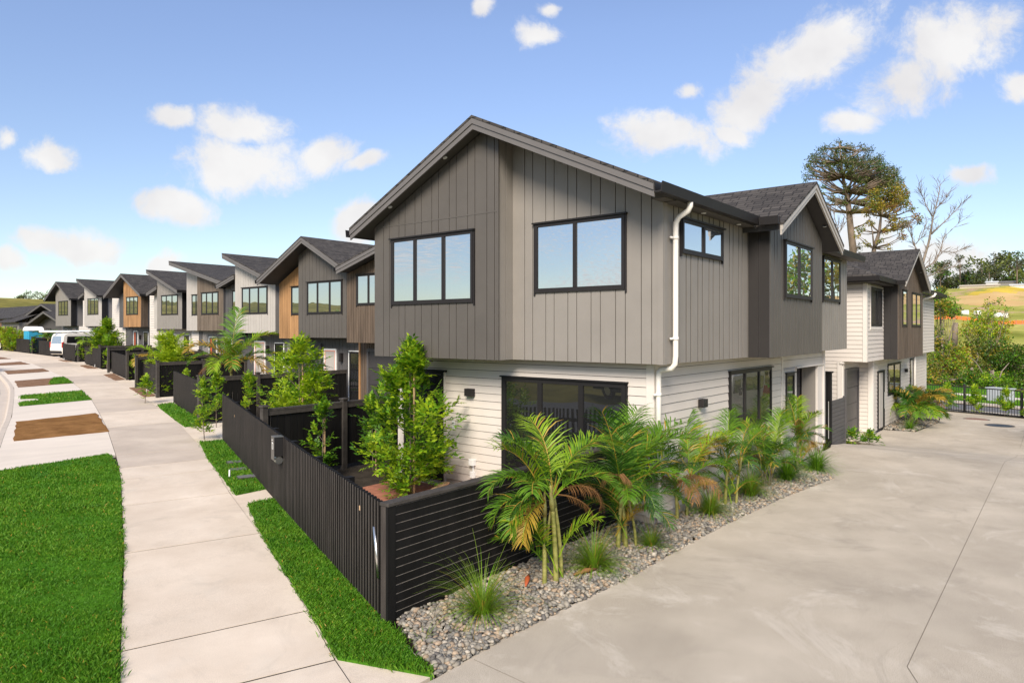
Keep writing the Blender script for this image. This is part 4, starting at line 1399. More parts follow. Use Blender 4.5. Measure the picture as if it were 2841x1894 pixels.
def bushy_tree(name, label, cat, base, prof, ntw, leaf, mats, wts, seed, group=None, stake=False, up=.35, trunk=.02, barkm='bark', nlimb=14):
    """young tree: trunk with limbs and a crown of pinnate twigs filling a height -> radius profile"""
    r = random.Random(seed)
    b = V((*base, g(*base)))
    T = thing(name, label, cat, b, group)
    H_ = prof[-1][0]
    zs, rs_ = zip(*prof)
    rad = lambda z: float(np.interp(z, zs, rs_))
    lb, tm = LB_(), MB()
    bend = V((r.uniform(-.06, .06), r.uniform(-.06, .06), 0)) * H_
    ax = lambda z: b + bend * math.sin(z / H_ * 2.2) + ZA * z
    tm.tube([ax(H_ * k / 8) for k in range(9)], [trunk * (1 - .8 * k / 8) for k in range(9)], 7)
    # lobes: a few limbs carry bunches so the outline is uneven
    limbs = []
    for k in range(nlimb):
        z = r.uniform(zs[0] + .05 * H_, H_ * .9)
        t = k * 2.4 + r.uniform(-.4, .4)
        R_ = rad(z) * r.uniform(.65, 1.12)
        s0 = ax(max(.02, z - R_ * .55))
        e = ax(z) + V((math.cos(t) * R_, math.sin(t) * R_, r.uniform(.0, .2) * H_ * .5))
        limbs.append((s0, e))
        mid = (s0 + e) / 2 - ZA * .04 * R_
        tm.tube([s0, mid, e], [trunk * .5, trunk * .35, trunk * .15], 5)
    limbs.append((ax(H_ * .5), ax(H_ * .98)))
    limbs.append((ax(H_ * .7), ax(H_)))
    n, L, W, gap = leaf
    ms = [i for i, w in enumerate(wts) for _ in range(w)]
    for k in range(ntw):
        if r.random() < .86:
            s0, e = r.choice(limbs)
            t = r.uniform(.25, 1.0)
            p = s0.lerp(e, t)
            sp = rad(max(zs[0], min(H_, p.z - b.z))) * .28 + .02
            p = p + rdir(r) * sp * r.random() ** .5
            dr = (e - s0).normalized() * .6 + rdir(r) * .8 + ZA * up
        else:
            z = r.uniform(zs[0], H_)
            t = r.uniform(0, 6.283)
            q = math.sqrt(r.random()) * rad(z) * .9
            c = V((math.cos(t), math.sin(t), 0))
            p = ax(z) + c * q
            dr = c * .7 + rdir(r) * .6 + ZA * up
        twig(lb, r, p, dr, n, L, W, gap, ms)
    tm.build('trunk', barkm, T, smooth=True)
    lb.build('crown', mats, T)
    if stake:
        s = MB()
        s.box(b.x + .06, b.x + .085, b.y - .01, b.y + .015, b.z - .1, b.z + H_ * .86)
        s.build('stake', 'raw pine', T)
    return T

LM = ['leaf fresh', 'leaf mid', 'leaf deep', 'leaf lime']
bushy_tree('garden_tree', 'bright green leafy young tree inside the corner fence before the black door', 'tree', (-.98, 4.31), [(.1, .45), (.45, .7), (1.0, .92), (1.6, .92), (1.95, .7), (2.2, .22), (2.68, .07)], 980, (4, .105, .05, .055), LM, (4, 5, 2, 1), 11, stake=True, nlimb=22)
bushy_tree('garden_tree', 'bright green leafy tree with a thin stake, in the second yard', 'tree', (1.5, 11.4), [(.2, .5), (.7, .9), (1.3, 1.0), (1.8, .8), (2.2, .6), (2.55, .3)], 640, (4, .13, .055, .06), LM, (6, 3, 1, 4), 12, stake=True, nlimb=20)
bushy_tree('garden_tree', 'round lime green feathery tree between the palms', 'tree', (5.0, 26.5), [(.3, .4), (.9, .85), (1.5, .95), (2.0, .6), (2.4, .15)], 800, (5, .14, .04, .06), LM, (2, 1, 0, 6), 13, nlimb=18)
bushy_tree('garden_tree', 'taller green tree in front of the cedar gable', 'tree', (9.6, 45.4), [(.3, .4), (.9, 1.0), (1.7, 1.0), (2.3, .55), (2.9, .1)], 560, (5, .18, .06, .07), LM, (4, 5, 2, 2), 14, nlimb=18)
sap = [((-1.15, 6.75), 1.5, 'staked sapling in the corner yard behind the letterbox', 1), ((-.2, 6.3), 1.55, 'larger staked sapling nearest the first leafy tree', 1),
       ((-.5, 12.75), 1.5, 'sapling at the far end of the long slatted fence', 0), ((.75, 14.5), 1.55, 'slim dark sapling on the paling fence before the near leafy tree', 0), ((1.85, 14.6), 1.5, 'sapling beside the paling fence post in the second yard', 0),
       ((1.55, 16.2), 1.1, 'taller of two saplings hugging the end of the second batten fence', 0), ((1.3, 16.0), .95, 'shorter sapling hugging the end of the second batten fence', 0),
       ((1.9, 21.9), .95, 'small sapling left of the big arching palm', 0), ((3.3, 21.6), 1.1, 'small sapling under the big arching palm', 0),
       ((3.62, 23.85), 1.2, 'right-hand sapling at the end of the twin-sapling fence', 0), ((3.42, 23.7), 1.1, 'left-hand sapling at the end of the twin-sapling fence', 0),
       ((6.0, 32.7), 1.2, 'sapling in the gap before the lime green tree fence', 0), ((8.1, 41.9), 1.2, 'sapling beside the fence with the marker peg', 0), ((9.7, 50.6), 1.1, 'small sapling right of the white van', 0),
       ((11.25, 66.2), 1.2, 'sapling in the gap just left of the white van', 0)]
for i, (p, h, lab, st) in enumerate(sap):
    bushy_tree('sapling', lab, 'sapling', p, [(.12, .13), (h * .4, .24), (h * .7, .17), (h, .03)], 150 if p[1] < 20 else 110, (4, .075, .04, .04), LM, (4, 4, 2, 2) if i > 1 else (1, 4, 4, 0), 30 + i, 'saplings along the fences', stake=bool(st), nlimb=8, trunk=.012)
for i, (x, y) in enumerate(((11.2, 71.8), (11.4, 73.4), (11.9, 79.0), (12.2, 82.0), (12.6, 72.2))):
    bushy_tree('garden_shrub', ['slender bright shrub next to the white arrow sign', 'reddish brown staked shrub left of the blue portable toilet', 'yellow green shrub at the far left of the street', 'bushy yellow shrub furthest along the street', 'golden shrub behind the reddish staked one'][i], 'shrub', (x, y), [(.1, .5), (.8, .9), (1.5, .8), (2.0, .2)], 300, (4, .16, .07, .08), ['leaf lime', 'leaf mid', 'leaf yellow', 'palm brown'], ((5, 3, 1, 0), (1, 1, 1, 4), (4, 1, 4, 0), (3, 1, 5, 0), (2, 1, 6, 0))[i], 60 + i, 'shrubs at the far end of the street')
bushy_tree('garden_shrub', 'low scruffy plant at the foot of the second batten fence', 'shrub', (1.0, 15.6), [(.02, .2), (.25, .3), (.45, .15)], 60, (4, .08, .03, .04), ['leaf lime', 'leaf mid', 'leaf yellow', 'leaf deep'], (3, 3, 2, 2), 66)

def frond(lb_m, r, base, az, el, L, droop, lw, ll, npair=34, vee=.5, wilt=0):
    """one pinnate palm leaf: arching rachis with paired leaflets; returns a mesh builder"""
    m = MB()
    pts = []
    p, e = V(base), el
    n = 16
    sway = r.uniform(-.5, .5)
    for i in range(n + 1):
        pts.append(p.copy())
        h = V((math.cos(az + sway * i / n), math.sin(az + sway * i / n), 0))
        p = p + (h * math.cos(e) + ZA * math.sin(e)) * (L / n)
        e -= droop / n * (.35 + 1.3 * i / n)
    m.tube(pts, [.0085 * (1 - .8 * i / n) + .0015 for i in range(n + 1)], 5, 1)
    for k in range(npair):
        t = .2 + .8 * (k + .5) / npair
        f = t * n
        i = min(n - 1, int(f))
        tan = (pts[i + 1] - pts[i]).normalized()
        side = tan.cross(ZA)
        side = side.normalized() if side.length > .05 else h.cross(ZA)
        nr = side.cross(tan).normalized()
        l = ll * (math.sin(math.pi * (.14 + .8 * (t - .2) / .8)) ** .55)
        for sg in (-1, 1):
            if r.random() < .03:
                continue
            q = pts[i].lerp(pts[i + 1], min(1, max(0, f - i + r.uniform(-.25, .25))))
            lk = l * r.uniform(.8, 1.12)
            d1 = (side * sg * .74 + tan * (.5 + .4 * t) + nr * vee * r.uniform(.2, 1.1) + rdir(r) * .1).normalized()
            d2 = (d1 - ZA * (.22 + wilt + .2 * r.random()) + rdir(r) * .1).normalized()
            d3 = (d2 - ZA * (.35 + wilt) + rdir(r) * .1).normalized()
            a = q + d1 * lk * .35
            c = a + d2 * lk * .35
            w = tan.cross(d1).cross(d1).normalized() * lw
            m.add([q - w * .45, q + w * .45, a + w, a - w, c + w * .75, c - w * .75, c + d3 * lk * .3], [(0, 1, 2, 3), (3, 2, 4, 5), (5, 4, 6)], 2 if r.random() < .05 else 0)
    return m

PG = 'palms in the pebble bed beside the drive'
def palm(name, label, base, stems, crown, group, seed, stemm='palm stem', wide=1.0, size=1.0):
    """stems: (dx, dy, height, lean az, lean, radius); crown: (stem, az, el, length, droop, material)"""
    r = random.Random(seed)
    b = V((*base, g(*base)))
    T = thing(name, label, 'palm', b, group)
    tops = []
    for dx, dy, h, la, le, rad in stems:
        h *= size
        rad *= .8
        m = MB()
        pts, rr = [], []
        n = 10
        for i in range(n + 1):
            t = i / n
            pts.append(b + V((dx, dy, -.03)) + V((math.cos(la), math.sin(la), 0)) * le * t * t + ZA * h * t)
            rr.append(rad * (1.15 - .35 * t + (.1 if i % 2 else 0)))
        m.tube(pts, rr, 9)
        m.build('stem', stemm, T, smooth=True)
        m = MB()
        e = pts[-1]
        m.tube([pts[-2], e, e + (e - pts[-2]).normalized() * .22], [rad * 1.05, rad * 1.15, rad * .4], 8)
        m.build('crownshaft', 'palm sheath', T, smooth=True)
        tops.append(e)
    crown = list(crown)
    if group == PG:
        n0 = len(crown)
        for k in range(n0 // 4):
            s_, az, el, L, dr, _ = crown[(k * 5) % n0]
            crown.append((s_, az + r.uniform(25, 60), el * r.uniform(.6, .95), L * r.uniform(.7, .95), dr + .3, r.choice(['palm dark', 'palm dark', 'palm green', 'palm brown'])))
    if group == PG:                       # suckers: short leaves straight from the base of the clump
        for k in range(6):
            tops.append(b + V((r.uniform(-.16, .16), r.uniform(-.12, .1), r.uniform(.05, .35))))
            crown.append((len(tops) - 1, r.uniform(-60, 170), r.uniform(50, 84), r.uniform(.65, .95), r.uniform(1.2, 2.1), r.choice(['palm green', 'palm bright', 'palm green', 'palm dark', 'palm gold'])))
    for (s, az, el, L, droop, mt) in crown:
        w = 1 if mt == 'palm brown' else 0
        L *= size
        m = frond(None, r, tops[s] + ZA * r.uniform(0, .12), R(az), R(el), L, droop, .0075 * (L / 1.1) ** .6 * wide if not w else .004, L * (.36 if L < 1.6 else .3), int((34 + L * 12) / wide ** .5), .5 if not w else .1, w * .8)
        m.build('frond', [mt, 'palm gold' if r.random() < .35 and not w else ('palm bright' if not w else 'palm brown'), 'palm gold' if mt != 'palm brown' else mt], T)
    return T
# azimuths: 0 points down the drive (+X), 90 up the street, -90 across the drive, 180 to the footpath
palm('palm', 'clumped palm with three ringed pale stems, nearest the corner of the board fence', (-2.88, -.19),
     [(-.14, .03, .92, 120, .1, .03), (.02, -.02, 1.0, 40, .05, .036), (.16, .0, 1.02, -10, .1, .03), (-.04, .09, .72, 150, .04, .02)],
     [(0, 150, 76, 1.05, 1.3, 'palm bright'), (1, 70, 88, 1.15, 1.7, 'palm bright'), (1, -20, 66, 1.25, 1.9, 'palm bright'), (0, 165, 40, .85, 2.5, 'palm green'), (0, 178, 18, .8, 2.3, 'palm green'),
      (0, 140, 55, .9, 2.2, 'palm green'), (1, -45, 52, .9, 2.1, 'palm green'), (2, -20, 40, .9, 1.6, 'palm green'), (2, 0, 28, .95, .5, 'palm bright'), (2, 60, 64, .95, 1.4, 'palm green'),
      (1, 110, 70, 1.0, 1.3, 'palm dark'), (0, 190, 5, .75, 2.0, 'palm gold'), (2, -40, -5, .65, 1.5, 'palm brown'), (2, -60, 35, .75, 2.6, 'palm brown'), (1, 165, 70, 1.05, 1.2, 'palm green'), (2, -35, 74, 1.05, 1.6, 'palm green')], PG, 101)
palm('palm', 'tall dense palm covering the white downpipe at the house corner', (-1.25, -.2),
     [(-.06, .05, .8, 100, .05, .035), (.06, .0, .85, -30, .08, .035), (.14, .08, .65, 60, .06, .028), (.2, -.08, .6, -60, .08, .024)],
     [(0, 170, 82, 1.57, .7, 'palm dark'), (1, 20, 72, 1.63, .9, 'palm green'), (1, -12, 52, 1.80, 1.0, 'palm green'), (2, 8, 58, 1.89, 1.15, 'palm bright'), (1, -35, 66, 1.44, 1.5, 'palm green'), (0, 215, 45, 1.08, 1.8, 'palm green'), (1, -4, 42, 1.80, .9, 'palm green'), (2, -10, 64, 1.72, 1.3, 'palm bright'),
      (2, 30, 78, 1.53, .9, 'palm dark'), (1, -75, 50, 1.18, 1.9, 'palm green'), (2, 60, 50, 1.18, 1.5, 'palm dark'), (3, -10, 45, 1.12, 1.6, 'palm dark'), (3, -60, 38, 0.99, 1.9, 'palm dark'), (0, 150, 55, 1.08, 1.5, 'palm dark'), (3, 25, 30, 0.90, 1.6, 'palm brown'), (1, 5, 38, 1.18, 1.6, 'palm dark'), (3, -35, 66, 1.35, 1.4, 'palm dark'), (0, 250, 30, 0.90, 1.9, 'palm dark'), (3, -100, 30, 0.86, 1.9, 'palm dark'), (2, 100, 45, 0.99, 1.6, 'palm dark')], PG, 102, size=.86)
palm('palm', 'thin palm with a collapsed brown frond, left of the two single-stem palms', (.62, -.2),
     [(-.1, .05, .68, 160, .05, .03), (.14, .0, .72, 0, .1, .026)],
     [(0, 165, 72, 1.26, 1.2, 'palm green'), (1, 15, 66, 1.40, 1.2, 'palm bright'), (1, -15, 55, 1.35, 1.5, 'palm gold'), (0, 200, 50, 1.08, 1.7, 'palm green'), (1, 40, 76, 1.35, 1.0, 'palm green'), (0, -80, 40, 0.99, 2.2, 'palm brown'), (1, -60, 45, 0.99, 2.2, 'palm green'), (0, 235, 30, 0.90, 2.1, 'palm brown'), (1, 0, 36, 1.18, 1.5, 'palm green'), (1, 80, 60, 1.18, 1.4, 'palm dark'), (0, 120, 55, 1.08, 1.5, 'palm dark'), (1, -30, 70, 1.26, 1.4, 'palm bright')], PG, 103, size=.86)
palm('palm', 'palm with two slim golden stems in front of the side window', (1.95, -.45),
     [(-.08, .06, .9, 130, .05, .03), (.1, -.06, .85, 30, .06, .026)],
     [(0, 170, 70, 0.99, 1.3, 'palm green'), (0, 20, 82, 1.12, .9, 'palm green'), (1, 10, 64, 1.18, 1.2, 'palm green'), (1, -20, 54, 1.03, 1.6, 'palm dark'), (0, 205, 32, 0.90, 1.9, 'palm dark'), (1, -75, 45, 0.90, 2.0, 'palm dark'), (1, 5, 35, 0.95, 1.6, 'palm brown'), (0, 240, 36, 0.86, 2.0, 'palm dark'), (1, 60, 64, 0.99, 1.2, 'palm green'), (0, 100, 60, 0.95, 1.4, 'palm dark'), (1, -40, 72, 1.08, 1.3, 'palm green'), (0, 150, 45, 0.90, 1.8, 'palm dark')], PG, 104, 'palm sheath', size=.8)
palm('palm', 'scrubby many-stemmed palm with reddish dry fronds before the garage', (3.75, -.45),
     [(-.15, .0, .5, 150, .06, .015), (-.05, .05, .55, 90, .03, .015), (.05, -.03, .55, -20, .05, .016), (.14, .04, .5, 20, .08, .014), (.0, -.08, .45, -90, .05, .013)],
     [(0, 160, 80, 1.35, .6, 'palm green'), (1, 100, 78, 1.18, .7, 'palm bright'), (2, -10, 78, 1.40, .7, 'palm green'), (3, 15, 64, 1.26, 1.0, 'palm bright'), (2, -50, 60, 1.08, 1.4, 'palm dark'), (4, -90, 40, 0.86, 2.0, 'palm green'), (3, 30, 70, 1.08, .8, 'palm brown'), (1, 60, 74, 1.22, .6, 'palm brown'), (0, 200, 50, 0.90, 1.7, 'palm dark'), (3, 0, 40, 0.95, 1.5, 'palm dark'), (2, -30, 80, 1.26, .8, 'palm bright'), (0, 240, 60, 0.99, 1.4, 'palm green')], PG, 105, 'bark', size=.78)
palm('palm', 'upright single-trunk palm last in the bed beside the garage door', (5.8, -.42),
     [(.0, .0, .78, 60, .04, .032)],
     [(0, 150, 82, 1.18, .5, 'palm green'), (0, 20, 78, 1.22, .7, 'palm bright'), (0, -20, 62, 1.12, 1.1, 'palm bright'), (0, 200, 60, 0.99, 1.3, 'palm green'), (0, 60, 68, 1.03, .9, 'palm green'), (0, -80, 50, 0.95, 1.6, 'palm green'), (0, 175, 36, 0.86, 1.8, 'palm dark'), (0, 0, 30, 0.90, 1.4, 'palm dark'), (0, -50, 5, 0.73, 1.7, 'palm brown'), (0, -140, 45, 0.86, 1.7, 'palm dark'), (0, -100, 72, 1.08, 1.0, 'palm green')], PG, 106, 'bark', size=.78)
palm('palm', 'dense palm clump at the foot of the second house', (20.9, -.3),
     [(-.3, .1, .5, 150, .15, .04), (.1, -.1, .6, -30, .1, .045), (.5, .1, .5, 20, .15, .04), (.9, .0, .5, 20, .15, .04)],
     [(i % 4, i * 47 % 360, 25 + (i * 29) % 58, 1.45, 1.4 + (i % 4) * .2, ('palm green', 'palm dark', 'palm bright', 'palm dark', 'palm green', 'palm gold')[i % 6]) for i in range(34)], 'palms by the second house', 107, 'palm stem', 1.7)
palm('palm', 'smaller reddish palm behind the dense clump at the second house', (24.0, -.2),
     [(-.2, .1, .5, 150, .1, .04), (.3, -.1, .5, -30, .1, .04)],
     [(i % 2, i * 53 % 360, 25 + (i * 31) % 50, 1.2, 1.6, ('palm green', 'palm dark', 'palm brown', 'palm gold')[i % 4]) for i in range(20)], 'palms by the second house', 108, 'palm stem', 1.7)
palm('palm', 'big arching palm with a wilting orange frond in the third yard', (3.0, 17.8),
     [(0, 0, 1.45, 0, .05, .06)],
     [(0, 40, 86, 2.16, .75, 'palm green'), (0, -20, 68, 2.08, 1.5, 'palm bright'), (0, -40, 48, 1.84, 1.9, 'palm green'), (0, 140, 66, 1.92, 2.3, 'palm gold'), (0, 165, 50, 1.60, 2.2, 'palm green'), (0, -10, 34, 1.68, 1.8, 'palm green'), (0, -70, 40, 1.52, 2.4, 'palm gold'), (0, 110, 64, 1.68, 1.9, 'palm dark'), (0, 200, 45, 1.44, 2.4, 'palm bright'), (0, 20, 64, 1.84, 1.6, 'palm dark'), (0, 150, 20, 1.28, 2.0, 'palm brown'), (0, -90, 60, 1.76, 1.7, 'palm bright'), (0, 220, 70, 1.76, 1.6, 'palm bright'), (0, -120, 45, 1.52, 2.2, 'palm green')], 'palms in the yards up the street', 110, 'palm sheath', 1.7)
palm('palm', 'yellowing palm leaning over the fourth fence, left of the lime green tree', (6.6, 31.4),
     [(0, 0, .9, 200, .05, .05)],
     [(0, -10, 70, 2.0, 1.2, 'palm bright'), (0, -40, 50, 1.9, 1.7, 'palm gold'), (0, 150, 60, 1.8, 1.9, 'palm bright'), (0, 180, 40, 1.5, 2.2, 'palm gold'), (0, 60, 65, 1.7, 1.5, 'palm green'), (0, 120, 30, 1.4, 2.0, 'palm gold'), (0, -90, 40, 1.5, 1.9, 'palm green')], 'palms in the yards up the street', 111, 'palm sheath', 2.2)
palm('palm', 'feathery palm in front of the white van side window', (9.3, 47.0),
     [(0, 0, 1.0, 200, .05, .05)],
     [(0, i * 51, 40 + (i * 23) % 40, 1.5, 1.7, ('palm green', 'palm bright', 'palm dark')[i % 3]) for i in range(10)], 'palms in the yards up the street', 112, 'palm sheath', 2.5)
palm('palm', 'small dark palm beside the blue portable toilet', (11.9, 64.6),
     [(0, 0, 1.2, 200, .05, .05)],
     [(0, i * 57, 35 + (i * 23) % 40, 1.4, 1.7, ('palm green', 'palm dark')[i % 2]) for i in range(9)], 'palms in the yards up the street', 113, 'palm sheath', 3)

def tuft(x, y, n, L, label, seed, spread=1.0, mats=('tuft green', 'leaf mid', 'palm gold')):
    r = random.Random(seed)
    b = V((x, y, g(x, y) + .01))
    m = MB()
    for i in range(n):
        az = r.uniform(0, 6.283)
        q = r.random()
        e = R(88 - 60 * spread * q)
        l = L * r.uniform(.55, 1.15)
        h = V((math.cos(az), math.sin(az), 0))
        s = V((-h.y, h.x, 0)) * .0045
        p = b + h * r.uniform(0, .06)
        pts = []
        k = 5
        for j in range(k + 1):
            pts.append(p.copy())
            p = p + (h * math.cos(e) + ZA * math.sin(e)) * l / k
            e -= (.16 + .25 * q) * r.uniform(.6, 1.3)
        vs = []
        for j, c in enumerate(pts):
            w = 1 - .85 * j / k
            vs += [c - s * w, c + s * w]
        m.add(vs, [(2 * j, 2 * j + 1, 2 * j + 3, 2 * j + 2) for j in range(k)], 2 if r.random() < .06 else (1 if r.random() < .35 else 0))
    o = m.build('grass_tuft', list(mats))
    return tag(o, label, 'ornamental grass', 'ornamental grasses in the pebble bed')
tuft(-4.12, -.16, 420, .62, 'wispy ornamental grass at the very corner of the pebble bed', 1, .9)
tuft(-4.1, -.15, 60, .85, 'tall thin reeds rising from the corner grass tuft', 9, .45)
tuft(-2.2, -.32, 560, .62, 'spreading dark grass just right of the ringed palm stems', 2, 1.15)
tuft(-.95, -.46, 300, .42, 'grass tuft below the dense corner palm', 3, 1.1)
tuft(1.15, -.42, 480, .6, 'grass tuft right of the collapsed brown frond', 4, .9)
tuft(2.75, -.5, 600, .66, 'rounded grass tuft right of the golden palm stems', 5, .75)
tuft(4.5, -.6, 700, .72, 'thick green grass clump left of the last palm', 6, .75, ('leaf mid', 'leaf deep', 'tuft green'))
tuft(5.9, -.78, 700, .7, 'dark grass clump at the far tip of the pebble bed', 7, 1.0, ('leaf mid', 'leaf deep', 'tuft green'))
tuft(19.2, -.45, 300, .6, 'low dark grass clump below the second house palms', 8, 1.1, ('leaf mid', 'leaf deep', 'tuft green'))
tuft(-4.9, -.1, 20, .25, 'stray short blades on the pebbles by the fence end', 12, 1.2)
for i, (x, y, lab) in enumerate(((12.4, -.05, 'left of two low leafy plants by the bin screen'), (13.5, -.25, 'right of two low leafy plants by the bin screen'))):
    bushy_tree('low_plant', lab, 'plant', (x, y), [(.02, .3), (.15, .35), (.3, .1)], 45, (3, .1, .05, .06), ['leaf mid', 'leaf deep', 'leaf fresh', 'leaf lime'], (3, 4, 1, 1), 80 + i, trunk=.008, nlimb=5)
# fallen dry leaf sheaths on the stones
for i, (a, b_, lab) in enumerate((((-3.28, -.08), (-2.98, .1), 'dry red palm sheath lying left of the ringed stems'), ((-2.62, -.3), (-2.3, -.42), 'dry brown palm sheath lying right of the ringed stems'))):
    m = MB()
    m.tube([V((*a, .07)), V(((a[0] + b_[0]) / 2, (a[1] + b_[1]) / 2, .09)), V((*b_, .08))], [.01, .035, .012], 6)
    tag(m.build('palm_sheath', 'red door' if i == 0 else 'palm brown', smooth=True), lab, 'dry leaf')

# ------------------------------------------------------------------ background at the end of the drive
def at(px, py, dist):
    """point on the photo's sight line (2352-wide picture) at a depth along the view axis"""
    r, u = (px - 1176) / 1581.2, -(py - 758.3) / 1581.2
    return V((-9.52 + dist * (.6275 * r + .7786), -4.91 + dist * (-.7786 * r + .6275), 3 + dist * u))

T = thing('iron_fence', 'black tubular iron fence across the end of the drive', 'fence', (29.3, .1, -.85))
fa, fb = V((29.75, 1.0, 0)), V((26.2, -6.2, 0))
fd = (fb - fa).normalized()
fl = (fb - fa).length
m, z0 = MB(), -.84
m2 = MB()
n = int(fl / .115)
for i in range(n + 1):
    p = fa + fd * (i * .115)
    m.tube([p + ZA * (z0 + .05), p + ZA * (z0 + 1.2)], .011, 6)
for z in (.1, 1.2):
    m2.bar(fa + ZA * (z0 + z), fb + ZA * (z0 + z), .04, .04)
m.build('bars', 'iron', T)
m2.build('rail', 'iron', T)
for s in (.15, 2.45, 4.9, 7.3):
    p = fa + fd * s
    m = MB()
    m.box(p.x - .045, p.x + .045, p.y - .045, p.y + .045, z0 - .1, z0 + 1.3)
    m.tube([p + ZA * (z0 + 1.3), p + ZA * (z0 + 1.33)], .06, 10)
    m.build('post', 'iron', T)
for i, s in enumerate((.7, 1.85, 3.1, 4.35, 5.35)):
    p = fa + fd * s + V((-.25, .12, 0))
    bushy_tree('fence_shrub', ['first small bright shrub at the left end of the iron fence', 'narrow bright shrub at the first tall iron post', 'tall narrow shrub midway along the iron fence', 'narrow shrub in front of the grey cabinet', 'bright shrub at the right-hand iron post'][i], 'shrub', (p.x, p.y), [(.05, .15), (.5, .26), (.9, .2), (1.15 if i else .8, .04)], 140, (4, .095, .05, .05), LM, (4, 4, 2, 3), 120 + i, 'shrubs along the iron fence', trunk=.012, nlimb=8)
# second road beyond the iron fence: strips parallel to it
def band(name, d0, d1, m, off, th=.06):
    mb = MB()
    nrm_ = V((-fd.y, fd.x, 0))
    if nrm_.x < 0:
        nrm_ = -nrm_
    a, b_ = fa - fd * 14, fb + fd * 60
    vs = [a + nrm_ * d0, a + nrm_ * d1, b_ + nrm_ * d1, b_ + nrm_ * d0]
    z = -1.1 + off
    mb.prism([V((p.x, p.y, z - th)) for p in vs], (0, 0, th))
    mb.build(name, m)['kind'] = 'structure'
band('near_footpath', .5, 2.6, 'footpath', .06)
band('back_road', 2.6, 6.0, 'asphalt', .0)
band('back_kerb', 6.0, 7.0, 'kerb', .1)
band('back_verge', 7.0, 9.6, 'turf', .13)
band('back_footpath', 9.6, 11.0, 'crossing', .16)
band('far_verge', 11.0, 15.5, 'turf', .17)
nrm_ = V((-fd.y, fd.x, 0))
if nrm_.x < 0:
    nrm_ = -nrm_
def grass_band(d0, d1, seed, label):
    rs = np.random.RandomState(seed)
    n = 5200
    s, w = rs.uniform(-6, 22, n), rs.uniform(d0, d1, n)
    x, y = fa.x + fd.x * s + nrm_.x * w, fa.y + fd.y * s + nrm_.y * w
    z = np.full(n, -.96)
    a = rs.uniform(0, 6.28, n)
    v = np.zeros((n, 4, 3))
    dx, dy = np.cos(a) * .04, np.sin(a) * .04
    v[:, 0] = np.stack([x - dx, y - dy, z], 1)
    v[:, 1] = np.stack([x + dx, y + dy, z], 1)
    v[:, 2] = np.stack([x + dx * .6, y + dy * .6, z + .06], 1)
    v[:, 3] = np.stack([x + dy, y + dx, z + .1], 1)
    o = fast_mesh('grass', v.reshape(-1, 3), np.arange(n * 4).reshape(n, 4), (rs.rand(n) > .5).astype(int), ['grass light', 'grass blade'])
    tag(o, label, 'grass', None, 'stuff')
grass_band(7.1, 9.5, 51, 'grass strip beyond the back road kerb')
grass_band(11.1, 15, 52, 'grass strip behind the back footpath, under the trees')
T = thing('utility_cabinet', 'pale blue-grey utility cabinet beyond the iron fence', 'cabinet', at(2299, 925, 44))
c = V((37.0, -2.06, -1.0))
m = MB()
m.prism([c - fd * .6 + nrm_ * -.25, c + fd * .6 + nrm_ * -.25, c + fd * .6 + nrm_ * .25, c - fd * .6 + nrm_ * .25], (0, 0, .78))
m.build('body', 'cabinet', T, bevel=.01)
m = MB()
m.prism([c - fd * .64 + nrm_ * -.3 + ZA * 1.0 * .781, c + fd * .64 + nrm_ * -.3 + ZA * 1.0 * .781, c + fd * .64 + nrm_ * .3 + ZA * 1.0 * .781, c - fd * .64 + nrm_ * .3 + ZA * 1.0 * .781], (0, 0, .05))
m.build('lid', 'cabinet', T)
for k in (-.3, .3):
    m = MB()
    p = c + fd * k - nrm_ * .252
    m.prism([p - fd * .22 + ZA * .08, p + fd * .22 + ZA * .08, p + fd * .22 + ZA * .7, p - fd * .22 + ZA * .72], nrm_ * -.012)
    m.build('door', 'cabinet', T)
# raw timber stakes along the bush edge
for i in range(9):
    p = fa + fd * (-3.4 + i * 1.42) + nrm_ * 15.6
    m = MB()
    m.tube([(p.x, p.y, -1.1), (p.x + rnd.uniform(-.03, .03), p.y, .25)], .055, 6)
    tag(m.build('stake', 'pale bark'), 'raw timber fence stake standing in front of the dark bush', 'stake', 'timber stakes along the bush edge')
# stepped slat fence past the second house
T = thing('slat_fence', 'grey stepped slat fence just past the second house', 'fence', (30, 2, -.8))
for j, (xx, yy, zt) in enumerate(((30.6, 2.0, .95), (30.2, .75, .78))):
    m = MB()
    for i in range(14):
        z = -1.0 + i * .13
        if z + .11 < zt:
            m.prism([(xx, yy + 1.3, z), (xx, yy, z - .0), (xx, yy, z + .11), (xx, yy + 1.3, z + .11)], (.03, 0, 0))
    m.build('slat_panel', 'midgrey', T)

